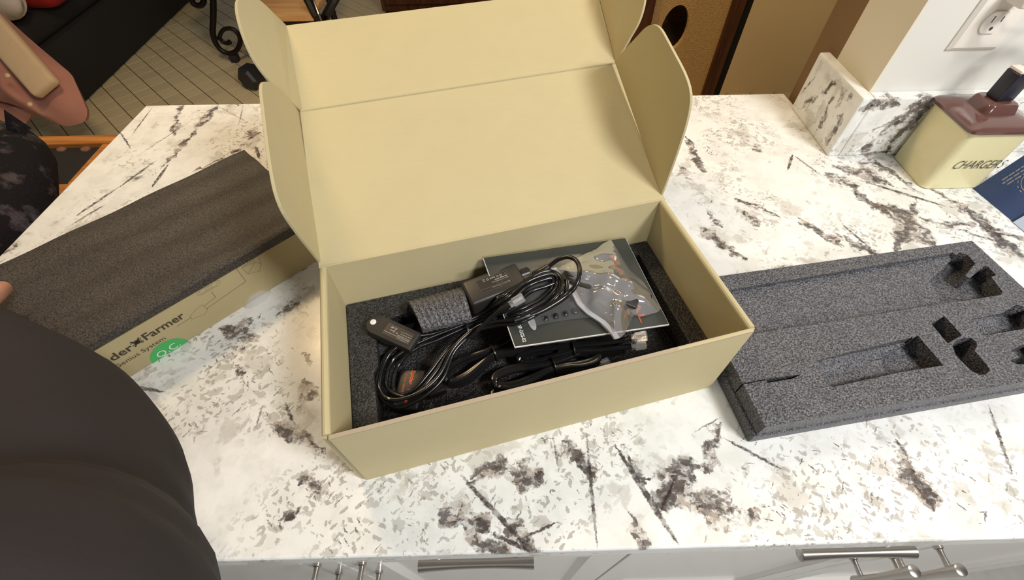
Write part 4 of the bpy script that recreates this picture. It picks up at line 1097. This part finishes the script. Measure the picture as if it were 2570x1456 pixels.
# ------------------------------------------------------------------ canister, charger, passport
CX0, CX1, CY0, CY1, CZ = 0.8455, 0.9385, 0.3765, 0.4660, 0.100
can = thing('ceramic_canister', 'square cream ceramic canister with brown lid, handwritten on the front, at the right', 'canister', ((CX0 + CX1) / 2, (CY0 + CY1) / 2, 0))
def rsq(cx, cy, hx, hy, r, z, n=5):
    out = []
    for qx, qy, a0 in ((1, 1, 0), (-1, 1, 90), (-1, -1, 180), (1, -1, 270)):
        for k in range(n + 1):
            a = math.radians(a0 + 90 * k / n); out.append((cx + qx * (hx - r) + r * math.cos(a), cy + qy * (hy - r) + r * math.sin(a), z))
    return out
def loft(rings):
    n = len(rings[0]); V = [p for r in rings for p in r]; F = [tuple(reversed(range(n))), tuple((len(rings) - 1) * n + k for k in range(n))]
    for i in range(len(rings) - 1):
        for k in range(n): F.append((i * n + k, i * n + (k + 1) % n, (i + 1) * n + (k + 1) % n, (i + 1) * n + k))
    return MB().add(V, F)
ccx, ccy, hx, hy = (CX0 + CX1) / 2, (CY0 + CY1) / 2, (CX1 - CX0) / 2, (CY1 - CY0) / 2
obj('body', loft([rsq(ccx, ccy, hx - .002, hy - .002, .010, 0), rsq(ccx, ccy, hx, hy, .011, .002), rsq(ccx, ccy, hx + .001, hy + .001, .012, CZ)]), M['ceramic'], can)
lhx, lhy = hx + .0055, hy + .0055
obj('lid', loft([rsq(ccx, ccy, lhx - .003, lhy - .003, .012, CZ), rsq(ccx, ccy, lhx, lhy, .014, CZ + .002), rsq(ccx, ccy, lhx, lhy, .014, CZ + .006), rsq(ccx, ccy, lhx - .003, lhy - .003, .013, CZ + .0085), rsq(ccx, ccy, lhx * .62, lhy * .62, .012, CZ + .0135), rsq(ccx, ccy, lhx * .46, lhy * .46, .008, CZ + .0150), rsq(ccx, ccy, lhx * .40, lhy * .40, .007, CZ + .026), rsq(ccx, ccy, lhx * .36, lhy * .36, .006, CZ + .028)]), M['brown_glaze'], can)
text(can, 'CHARGERS', (0.86,0.3755,0.0408), (1, 0, 0), (0, 0, 1), .0150, M['marker'], width=.076, shear=.30, depth=.0006, bold=-.012)
zt = CZ + .028
ch = thing('usb_charger', 'black charger cube with a white end and cord, standing on the brown canister lid', 'charger', (ccx, ccy, zt))
CM = tr(ccx + .002, ccy + .002, zt) @ rz(.1)
obj('body', rbox((0.027, 0.022, 0.040), 0.0025, 3, (0, 0, 0.020)).xform(CM), M['charger'], ch)
obj('port_face', rbox((0.0255, 0.0205, 0.004), 0.0015, 2, (0, 0, 0.0415)).xform(CM), M['cord_white'], ch, label='white top face with the port')
obj('cord', MB().tube([CM @ Vector(p) for p in ((0.004, 0, .043), (0.006, 0, .060), (.012, .004, .078), (.030, .010, .092), (.055, .012, .085))], 0.0022, 8, 6), M['cord_white'], ch)

# passport leaning on the canister front
p0 = Vector((0.928,0.3759,0)); p1 = Vector((0.9391,0.2963,0))
pd = (p1 - p0).normalized(); 
pu = (Vector((p0.x + 0.05, 0.3715, 0.088)) - p0)
pu = (pu - pd * pu.dot(pd)).normalized()
pas = thing('passport_booklet', 'navy blue booklet with silver lines and round crest leaning on the cream canister', 'booklet', tuple((p0 + p1) / 2))
pn = pd.cross(pu).normalized()
if pn.y > 0: pn = -pn
PQ = frame(p0, pd, pu)
PW_, PH_ = (p1 - p0).length, 0.125
zs_ = PQ.to_3x3() @ Vector((0, 0, 1)); sg = 1 if zs_.dot(pn) > 0 else -1
obj('cover', rbox((PW_, PH_, 0.003), 0.0008, 2, (PW_ / 2, PH_ / 2, -.0015 * sg)).xform(PQ), M['passport'], pas)
pr_ = MB()
for r_, (x_, a_, b_) in enumerate(((.0135, .030, .108), (.0185, .027, .111), (.0235, .030, .104))):
    y_ = a_
    rg_ = random.Random(r_)
    while y_ < b_:
        l_ = rg_.uniform(.0035, .0085); pr_.box((x_, y_, .0001 * sg), (x_ + .0017, min(y_ + l_, b_), .0002 * sg)); y_ += l_ + .0014
obj('foil_lines', pr_.xform(PQ), M['silver_print'], pas, smooth=False)
cr = MB()
for R0, R1 in ((.0200, .0190), (.0150, .0000), (.0235, .0225)):
    n = 36
    for k in range(n):
        if R0 > .023 and k % 2: continue
        a0, a1 = 2 * PI * k / n, 2 * PI * (k + 1) / n
        q = [(0.046 + R0 * math.cos(a0), .056 + R0 * math.sin(a0), .0002 * sg), (0.046 + R0 * math.cos(a1), .056 + R0 * math.sin(a1), .0002 * sg), (0.046 + R1 * math.cos(a1), .056 + R1 * math.sin(a1), .0002 * sg), (0.046 + R1 * math.cos(a0), .056 + R1 * math.sin(a0), .0002 * sg)]
        cr.add(q if R1 > 0 else q[:3], [(0, 1, 2, 3)] if R1 > 0 else [(0, 1, 2)])
obj('foil_crest', cr.xform(PQ), M['silver_print'], pas, smooth=False)
bc0 = p1 + pd * -.002 + pn * .0022
BQ = frame(bc0, pd, pu)
bl = obj('pale_blue_card', rbox((0.055, 0.085, 0.0008), 0.0002, 1, (0.0275, 0.0425, 0)).xform(BQ), M['card_blue'])
tag(bl, 'pale blue card propped in front of the navy booklet', 'card')

# ------------------------------------------------------------------ wall outlet with plug and white cord
WY = 0.489
pl0 = Vector((0.8269,0.485,0.1673)); plw, plh = 0.072, 0.116
out = thing('wall_outlet', 'white double wall outlet above the backsplash at the right', 'outlet', (pl0.x + plw / 2, WY, pl0.z))
def OB(x, z, y=0): return (pl0.x + x, WY - y, pl0.z + z)
pm = MB(); a_ = [(0, 0), (plw, 0), (plw, plh), (0, plh)]; i_ = .0045
pm.add([OB(x, z, 0) for x, z in a_] + [OB(x, z, .0022) for x, z in a_] + [OB(x + (i_ if x == 0 else -i_), z + (i_ if z == 0 else -i_), .006) for x, z in a_],
       [(0, 1, 5, 4), (1, 2, 6, 5), (2, 3, 7, 6), (3, 0, 4, 7), (4, 5, 9, 8), (5, 6, 10, 9), (6, 7, 11, 10), (7, 4, 8, 11), (8, 9, 10, 11)])
obj('cover_plate', pm, M['outlet'], out, smooth=False)
for zc in (.0385, .0775):
    ol = []
    for k in range(24):
        a = 2 * PI * k / 24; x = .0172 * math.cos(a); z = .0172 * math.sin(a); z = max(-.0142, min(.0142, z)); ol.append((plw / 2 + x, zc + z))
    rc = obj('receptacle', MB().prism([OB(x, z, .006) for x, z in ol], (0, -.0022, 0)), M['outlet'], out, smooth=False)
    sl = MB().box(OB(plw / 2 - .0068, zc + .0005, .0086), OB(plw / 2 - .0056, zc + .0085, .0080)).box(OB(plw / 2 + .0056, zc + .0010, .0086), OB(plw / 2 + .0068, zc + .0080, .0080))
    sl.add([OB(plw / 2 + .0022 * math.cos(a), zc - .0075 + .0026 * math.sin(a), .0085) for a in np.linspace(0, 2 * PI, 12, endpoint=False)], [tuple(range(12))])
    obj('slots', sl, M['slot'], rc, smooth=False)
wp = thing('wall_plug', 'white plug and cord in the upper socket of the wall outlet', 'plug', OB(plw / 2, .066, .009))
obj('body', rbox((.026, .030, .024), .004, 3, OB(plw / 2, .0775, .0235)), M['cord_white'], wp)
c_ = Vector(OB(plw / 2, .069, .036))
obj('cord', MB().tube([c_, c_ + Vector((.004, -.008, -.008)), c_ + Vector((.020, -.014, -.018)), c_ + Vector((.045, -.012, -.020)), c_ + Vector((.09, 0, -.035)), c_ + Vector((.15, .01, -.11))], 0.0026, 8, 6), M['cord_white'], wp)

# ------------------------------------------------------------------ person in the dark top, at the left
per = thing('person', 'person in a loose black long-sleeved top leaning in at the left edge', 'person', (-0.42, -0.52, FZ))
E_ = Vector((-0.1101,-0.1102,0.17)); Wr = Vector((-0.3275,0.0361,0.15)); S_ = Vector((0.0505,-0.2021,0.32))
P_ = [(-0.44, -0.53, -0.02), (-0.44, -0.53, 0.12), (-0.43, -0.50, 0.28), (-0.42, -0.47, 0.42), tuple(S_), (-0.0763,-0.1644,0.2), tuple(E_), (-0.1779,-0.0444,0.165), tuple(Wr),
      (-0.57, -0.45, 0.40), (-0.66, -0.34, 0.20), (-0.60, -0.22, 0.02), (-0.42, -0.45, 0.50)]
Ed = [(0, 1), (1, 2), (2, 3), (3, 4), (4, 5), (5, 6), (6, 7), (7, 8), (3, 9), (9, 10), (10, 11), (3, 12)]
body = skin(P_, Ed, [(.165, .12), (.155, .115), (.165, .12), (.13, .10), .078, .082, .084, .0745, .056, .075, .055, .045, .06], 3, 0)
# cloth folds along the sleeve
bv = []
for x, y, z in body.v:
    q_ = x * .35 - y * .45 + z * .82
    f = 0.0095 * math.sin(52 * q_ + 4 * math.sin(11 * x)) * (0.5 + 0.5 * math.sin(17 * x + 9 * y)) + 0.0022 * math.sin(105 * q_ + 6 * math.sin(20 * y))
    bv.append((x + f * .6, y + f * .3, z + f * .8))
body.v = bv
obj('top', body, M['shirt'], per, label='loose black long-sleeved top')
# right hand: palm with five fingers resting on the foam sheet
hd = (Wr - E_).normalized(); hd.z -= .2; hd.normalize(); hs = Vector((hd.y, -hd.x, 0)).normalized(); hz = Vector((0, 0, 1))
def H(a, s, z): return tuple(Wr + hd * a + hs * s + hz * z)
HP = [H(-.015, 0, -.002), H(.035, 0, -.006), H(.075, 0, -.010)]; HE = [(0, 1), (1, 2)]; HR = [(.030, .022), (.036, .017), (.038, .014)]
for s, l in ((-.030, .062), (-.010, .074), (.010, .070), (.029, .055)):
    b0 = len(HP); HP += [H(.085, s, -.010), H(.085 + l * .45, s * 1.15, -.008), H(.085 + l * .78, s * 1.2, -.018), H(.085 + l, s * 1.2, -.029)]; HE += [(2, b0), (b0, b0 + 1), (b0 + 1, b0 + 2), (b0 + 2, b0 + 3)]; HR += [.0105, .0095, .0085, .0070]
b0 = len(HP); HP += [H(.030, .034, -.010), H(.058, .056, -.016), H(.082, .064, -.024)]; HE += [(1, b0), (b0, b0 + 1), (b0 + 1, b0 + 2)]; HR += [.014, .011, .009]
obj('hand', skin(HP, HE, HR, 2, 0), M['skin'], per)
obj('legs', skin([(-.44, -.53, .0), (-.34, -.52, -.08), (-.33, -.47, -.45), (-.33, -.50, -.86), (-.33, -.40, -.885), (-.54, -.52, -.08), (-.55, -.47, -.45), (-.55, -.50, -.86), (-.55, -.40, -.885)], [(0, 1), (1, 2), (2, 3), (3, 4), (0, 5), (5, 6), (6, 7), (7, 8)], [.14, .095, .062, .045, .035, .095, .062, .045, .035], 2, 0), M['trousers'], per)
hc = Vector((-.40, -.42, .655))
hm = skin([tuple(hc + Vector((-.01, -.02, -.13))), tuple(hc + Vector((0, 0, -.05))), tuple(hc + Vector((.0, .01, .03))), tuple(hc + Vector((0, 0, .08))), tuple(hc + Vector((.02, .085, -.02)))], [(0, 1), (1, 2), (2, 3), (2, 4)], [.055, .070, .082, .060, .012], 2, 0)
obj('head', hm, M['skin'], per)
hr = MB().lathe([(.070, -.04), (.088, .0), (.092, .05), (.075, .09), (.035, .112)], hc + Vector((0, -.012, .0)), (0, -.25, 1), 20)
obj('hair', hr, M['hair'], per)

# ------------------------------------------------------------------ cat on the side table
TZ_ = -0.16
cat = thing('cat', 'dark mottled cat sitting on the side table at the left edge', 'cat', (-0.66, 0.24, TZ_))
CPn = [(-.700, .12, -.07), (-.650, .21, -.045), (-0.5836,0.3578,0.0026), (-0.6264,0.4311,0.002), (-0.682,0.5194,0.0003), (-0.7404,0.588,0.0022), (-.615, .335, -.09), (-.610, .345, -.136), (-.680, .365, -.09), (-.685, .375, -.136), (-.665, .15, -.13), (-.640, .22, -.134), (-.82, .05, -.13), (-.92, .16, -.138), (-.93, .30, -.138)]
CE = [(0, 1), (1, 2), (2, 3), (3, 4), (4, 5), (2, 6), (6, 7), (2, 8), (8, 9), (0, 10), (10, 11), (0, 12), (12, 13), (13, 14)]
cm_ = skin(CPn, CE, [.072, .078, .070, .054, .060, .022, .028, .018, .028, .018, .040, .020, .018, .014, .012], 2, 1)
obj('body', cm_, M['fur'], cat)
chd = Vector((-0.682,0.5194,0.0003)); cnz = Vector((-0.7404,0.588,0.0022)); cfw = (cnz - chd).normalized(); csd = cfw.cross(Vector((0, 0, 1))).normalized(); cup = csd.cross(cfw)
for sx_ in (-1, 1):
    e0 = chd + csd * sx_ * .030 + cup * .036 - cfw * .006
    V_ = [e0 + csd * -.018 + cfw * .004, e0 + csd * .018 + cfw * .004, e0 - cfw * .014, e0 + cup * .042 + csd * sx_ * .008]
    obj('ear', MB().add(V_, [(0, 1, 3), (1, 2, 3), (2, 0, 3), (0, 2, 1)]), M['fur'], cat, smooth=False)
    obj('eye', MB().lathe([(.0075, 0), (.006, .003), (.002, .0042)], chd + cfw * .040 + csd * sx_ * .020 + cup * .014, cfw + csd * sx_ * .4 + cup * .3, 12), M['eye'], cat)

# ------------------------------------------------------------------ side table beside the counter's left end
X0, X1, Y0, Y1 = -1.75, -0.60, -0.05, (-0.8787,0.8346,-0.16)[1]
tb = thing('side_table', 'orange oak table with a black inset panel beside the left end of the counter', 'table', ((X0 + X1) / 2, (Y0 + Y1) / 2, FZ))
ia = (-0.9301,0.7984,-0.16); ib = (-0.7932,0.7933,-0.16); ic = (-0.7944,0.6459,-0.16)
IX0, IX1, IY0, IY1 = -1.34, ib[0], ic[1], ia[1]
for nm, lo, hi in (('rail', (X0, IY1, TZ_ - .03), (X1, Y1, TZ_)), ('rail', (X0, Y0, TZ_ - .03), (X1, IY0, TZ_)), ('stile', (IX1, IY0, TZ_ - .03), (X1, IY1, TZ_)), ('stile', (X0, IY0, TZ_ - .03), (IX0, IY1, TZ_))):
    bevel_mod(obj(nm, MB().box(lo, hi), M['oak'], tb, smooth=False), .003)
obj('inset_panel', MB().box((IX0, IY0, TZ_ - .028), (IX1, IY1, TZ_ - .012)), M['black_pad'], tb, smooth=False, label='sunken black panel')
for px_, py_ in ((-0.8986,0.7942,-0.168)[:2], (-0.8397,0.792,-0.168)[:2]):
    obj('reflection_spot', MB().lathe([(.011, 0), (.010, .003), (.004, .005)], (px_, py_, TZ_ - .012), (0, 0, 1), 14), simple('reflection_spot', srgb(120, 84, 70), .35), tb, label='pinkish spot standing in for a reflection')  # raised spots stand in for lamp reflections on the black panel
for lx, ly in ((X0 + .04, Y0 + .04), (X1 - .04, Y0 + .04), (X0 + .04, Y1 - .04), (X1 - .04, Y1 - .04)):
    obj('leg', MB().box((lx - .022, ly - .022, FZ), (lx + .022, ly + .022, TZ_ - .03)), M['oak'], tb, smooth=False)

# ------------------------------------------------------------------ sofa, jacket and bits beyond, left
sofa = thing('black_sofa', 'low black upholstered sofa on the tile floor at the far left', 'sofa', (-2.75, 3.0, FZ))
obj('base', rbox((1.05, 1.75, 0.30), .02, 2, (-2.765, 3.18, FZ + .155)), M['sofa'], sofa)
obj('seat_cushion', rbox((1.0, 1.68, 0.12), .04, 3, (-2.765, 3.18, FZ + .36)), M['sofa'], sofa)
obj('backrest', rbox((.25, 1.72, .35), .05, 3, (-3.15, 3.18, FZ + .55)), M['sofa'], sofa)
jk = thing('pink_jacket', 'pink jacket with a cream lining band draped in front of the black sofa', 'jacket', (-2.1205,1.9549,-0.8))
def pillow(outline, thick, n=80, rings=12, wr=.018, seed=0):
    """soft closed shape with a given outline and real thickness, wrinkled"""
    b = resample([tuple(p) for p in outline], n); c = b.mean(0)
    nr = np.cross(b[n // 3] - c, b[0] - c); nr /= np.linalg.norm(nr)
    if nr @ (np.array((0.18, -.18, .48)) - c) < 0: nr = -nr
    V = []; F = []
    for sgn in (1, -1):
        o0 = len(V)
        for r in range(rings + 1):
            q = r / rings
            for p in b:
                x = c + (p - c) * q
                w = wr * (math.sin(38 * x[0] + 21 * x[1] + seed) + .6 * math.sin(70 * x[1] - 30 * x[2] + seed)) * (1 - q ** 4)
                V.append(tuple(x + nr * sgn * (thick * math.sqrt(max(0, 1 - q ** 3)) + w)))
        for r in range(rings):
            for k in range(n):
                f = (o0 + r * n + k, o0 + r * n + (k + 1) % n, o0 + (r + 1) * n + (k + 1) % n, o0 + (r + 1) * n + k)
                F.append(f if sgn < 0 else tuple(reversed(f)))
    return MB().add(V, F)
obj('body', pillow([(-2.3678,2.2327,-0.3332), (-2.1383,2.1681,-0.3304), (-1.9718,2.034,-0.4074), (-1.8663,1.9576,-0.4656), (-1.7738,1.8971,-0.5242), (-1.749,1.8404,-0.5805), (-1.7316,1.7867,-0.6472), (-1.7585,1.7587,-0.6817), (-1.8357,1.7355,-0.6877), (-1.8971,1.7463,-0.6547), (-1.9494,1.7627,-0.6298), (-2.0657,1.8011,-0.6011), (-2.378,1.8964,-0.5935)], .075, seed=1), M['pink'], jk)
obj('hem', pillow([(-2.4261,1.9583,-0.5966), (-2.1794,1.8814,-0.6286), (-2.02,1.8392,-0.6597), (-2.0917,1.7969,-0.7185), (-2.1183,1.7915,-0.7229), (-2.1566,1.8312,-0.6925), (-2.2219,1.8536,-0.6758), (-2.4544,1.8504,-0.7056)], .04, seed=3), M['pink'], jk)
la, lb0 = Vector((-2.0933,2.0386,-0.2659)), Vector((-1.7931,1.7538,-0.5214)); lwv = Vector((-1.737,1.7798,-0.5008)) - Vector((-1.842,1.7359,-0.5358))
lnn = (lb0 - la).cross(lwv).normalized()
obj('lining_band', rbox(((lb0 - la).length, lwv.length, .05), .018, 3).xform(frame((la + lb0) / 2, lb0 - la, lnn.cross(lb0 - la))), M['cream_cloth'], jk, label='cream lining band')
for px_ in ((-1.8437,1.6956,-0.4278), (-1.7867,1.6296,-0.5164)):
    obj('snap', MB().lathe([(.009, 0), (.009, .004), (.005, .007)], px_, (.2, -.6, .75), 12), M['cream_cloth'], jk)
tag(obj('red_cushion', rbox((.22, .22, .16), .06, 4, (-2.2614,2.6088,-0.405)), M['red']), 'red cushion on the sofa at the top left corner', 'cushion')
tag(obj('white_fleece', MB().tube([(-2.7025,2.5191,-0.4), (-2.4456,2.4262,-0.39), (-2.2754,2.3779,-0.39), (-2.2164,2.3636,-0.4), (-2.1941,2.3705,-0.41)], [.09, .095, .085, .06, .02], 20, 8), M['white_fluff']), 'white fleece bundle beside the red cushion, top left corner', 'fleece')

# ------------------------------------------------------------------ wrought iron table leg with scroll, dumbbell
it = thing('iron_table', 'black wrought-iron table with scrolled feet on the tile floor', 'table', (-1.5298,2.8394,-0.91))
scroll = [(-1.4445,2.8,-0.4316), (-1.4917,2.8,-0.5503), (-1.5476,2.8,-0.6559), (-1.5877,2.8,-0.7271), (-1.6024,2.8,-0.7874), (-1.5878,2.8,-0.8309), (-1.5505,2.8,-0.8512), (-1.4938,2.8,-0.8328), (-1.4463,2.8,-0.781), (-1.4385,2.8,-0.7345), (-1.4612,2.8,-0.7066), (-1.5112,2.8,-0.7102), (-1.5539,2.8,-0.7461), (-1.5585,2.8,-0.7788), (-1.5352,2.8,-0.7911), (-1.5098,2.8,-0.7797)]
obj('scroll_leg', MB().tube(scroll, [.017, .017, .017, .0165, .016, .015, .0145, .014, .0135, .013, .012, .0115, .011, .0105, .011, .014], 10, 6), M['iron'], it)
obj('collar', MB().tube([(-1.5877,2.8,-0.7594), (-1.5659,2.8,-0.7599)], .012, 8, 2), M['iron'], it)
obj('foot', rbox((.05, .05, .05), .008, 2, tuple(Vector((-1.5412,2.8189,-0.885)))), M['iron2'], it)
scr2 = [(-1.672,2.9,-0.4995), (-1.6715,2.9,-0.5722), (-1.6753,2.9,-0.5999), (-1.654,2.9,-0.6132), (-1.6232,2.9,-0.6051), (-1.5999,2.9,-0.5755), (-1.5847,2.9,-0.501)]
obj('scroll_leg', MB().tube(scr2, .016, 10, 6), M['iron'], it)
tp0 = Vector((-1.4445,2.8,-0.4316))
obj('table_top', MB().lathe([(.42, 0), (.43, .01), (.43, .03), (.40, .035)], (tp0.x + .1, 3.05, tp0.z - .01), (0, 0, 1), 32), M['iron'], it)

db = thing('hex_dumbbell', 'black hexagonal dumbbell on the tile floor', 'dumbbell', (-1.3488,2.5527,-0.91))
dp0 = Vector((-1.3018,2.486,-0.845)); dd = Vector((.38, .92, 0)).normalized()
def hexhead(c):
    n = Vector((-dd.y, dd.x, 0)); V = []; F = []
    for a, r in ((-.052, .056), (-.036, .068), (.036, .068), (.052, .056)):
        for k in range(6):
            an = PI / 3 * k; V.append(c + dd * a + n * r * math.cos(an) + Vector((0, 0, r * math.sin(an))))
    F = [tuple(reversed(range(6))), tuple(range(18, 24))]
    for i in range(3):
        for k in range(6): F.append((i * 6 + k, i * 6 + (k + 1) % 6, (i + 1) * 6 + (k + 1) % 6, (i + 1) * 6 + k))
    return MB().add(V, F)
obj('head', hexhead(dp0), M['iron2'], db, smooth=False); obj('head', hexhead(dp0 + dd * .24), M['iron2'], db, smooth=False)
obj('grip', MB().tube([dp0 + dd * .04, dp0 + dd * .12, dp0 + dd * .20], [.014, .018, .014], 12, 4), M['steel'], db)

# ------------------------------------------------------------------ furniture glimpsed above the lid
st_ = thing('wood_top_stool', 'stool with a pale wooden top and dark metal legs above the lid', 'stool', (-0.93, 2.45, FZ))
ZT = -0.45
obj('seat_board', rbox((.36, .40, .03), .004, 2, ((-0.7607,2.2986,-0.45)[0] - .18, (-0.7607,2.2986,-0.45)[1] + .20, ZT - .015)), M['oak_light'], st_)
sx0, sy0 = (-0.7607,2.2986,-0.45)[0], (-0.7607,2.2986,-0.45)[1]
obj('apron', MB().box((sx0 - .35, sy0 + .01, ZT - .11), (sx0 - .01, sy0 + .035, ZT - .03)), M['dark_wood'], st_, smooth=False)
for lx, ly in ((sx0 - .34, sy0 + .02), (sx0 - .02, sy0 + .02), (sx0 - .34, sy0 + .37), (sx0 - .02, sy0 + .37)):
    obj('leg', MB().tube([(lx, ly, ZT - .03), (lx, ly, FZ)], .018, 8, 2), M['iron'], st_)
obj('brace', MB().tube([(-0.7794,2.35,-0.3851), (-0.7502,2.35,-0.5168), (-0.9379,2.9697,-0.905)], .022, 8, 3), M['iron'], st_)
obj('brace', MB().tube([(-0.6587,2.45,-0.4185), (-0.7815,2.45,-0.5523), (-1.0744,2.9872,-0.905)], .022, 8, 3), M['iron'], st_)
obj('rod', MB().tube([(-0.7421,2.33,-0.3874), (-0.7362,2.33,-0.5014), (-0.9671,2.9825,-0.905)], .005, 8, 3), M['steel'], st_)
rg = obj('grey_rug', rbox((2.0, 2.0, .012), .004, 1, (0.32, 3.95, FZ + .007)), M['rug_grey'])
tag(rg, 'mottled grey rug on the floor beyond the box lid', 'rug')
bc_ = (-0.69,3.4788,-0.9)
kb = thing('brown_cabinet', 'plain brown wooden cabinet standing beyond the box lid', 'cabinet', (bc_[0] + .55, bc_[1] + .25, FZ))
obj('body', MB().box((bc_[0], bc_[1], FZ + .03), (bc_[0] + 1.2, bc_[1] + .45, FZ + .9)), M['brown_wood'], kb, smooth=False)
for k in range(2):
    d_ = obj('door', MB().box((bc_[0] + .03 + .58 * k, bc_[1] - .02, FZ + .08), (bc_[0] + .58 + .58 * k, bc_[1], FZ + .86)), M['brown_wood'], kb, smooth=False)
    obj('knob', MB().lathe([(.012, 0), (.016, .01), (.008, .022)], (bc_[0] + .54 + .10 * k, bc_[1] - .02, FZ + .5), (0, -1, 0), 12), M['steel'], d_)
for lx in (.05, 1.15):
    for ly in (.05, .40):
        obj('foot', MB().box((bc_[0] + lx - .03, bc_[1] + ly - .03, FZ + .0135), (bc_[0] + lx + .03, bc_[1] + ly + .03, FZ + .03)), M['dark_wood'], kb, smooth=False)

# cat tower: carpeted box with an entry hole between brown posts
CTY = 1.5
ct0 = (0.6948,1.5,-0.1258); ct1 = (0.9541,1.5,-0.1304)
tw = thing('cat_tower', 'tall cat tower of beige carpet with a dark entry hole, behind the counter', 'cat tower', ((ct0[0] + ct1[0]) / 2, CTY + .2, FZ))
z0_, z1_ = FZ + .04, (0.7685,1.5,-0.1271)[2] + .35
pan = MB().box((ct0[0], CTY, z0_), (ct1[0], CTY + .02, z1_))
hcx = (0.7825,1.5,-0.2171); n = 24
hp_ = [(hcx[0] + .046 * math.cos(a), CTY - .02, hcx[2] + .075 * math.sin(a)) for a in np.linspace(0, 2 * PI, n, endpoint=False)]
pan = boolean_cut(pan, [MB().prism(hp_[::-1], (0, .08, 0))])
obj('front_panel', pan, M['carpet'], tw, smooth=False)
obj('inner_box', MB().box((ct0[0], CTY + .26, z0_), (ct1[0], CTY + .28, z1_)).box((ct0[0], CTY + .02, z0_), (ct0[0] + .015, CTY + .26, z1_)).box((ct1[0] - .015, CTY + .02, z0_), (ct1[0], CTY + .26, z1_)).box((ct0[0], CTY + .02, z1_ - .02), (ct1[0], CTY + .26, z1_)).box((ct0[0], CTY + .02, hcx[2] - .10), (ct1[0], CTY + .26, hcx[2] - .085)), M['carpet'], tw, smooth=False)
pw_ = (1,1.5,-0.1312)[0] - ct1[0]
for x in (ct0[0] - .045, ct1[0]):
    bevel_mod(obj('post', MB().box((x, CTY - .012, FZ), (x + (.045 if x < ct0[0] else pw_), CTY + .05, z1_ + .05)), M['brown_wood'], tw, smooth=False), .003)
obj('side_panel', MB().box((ct1[0] + pw_, CTY + .0, FZ), (ct1[0] + pw_ + .028, CTY + .3, z1_ + .05)), M['black_void'], tw, smooth=False)
obj('base_board', MB().box((ct0[0] - .05, CTY - .0, FZ), (ct1[0] + .07, CTY + .3, FZ + .04)), M['brown_wood'], tw, smooth=False)
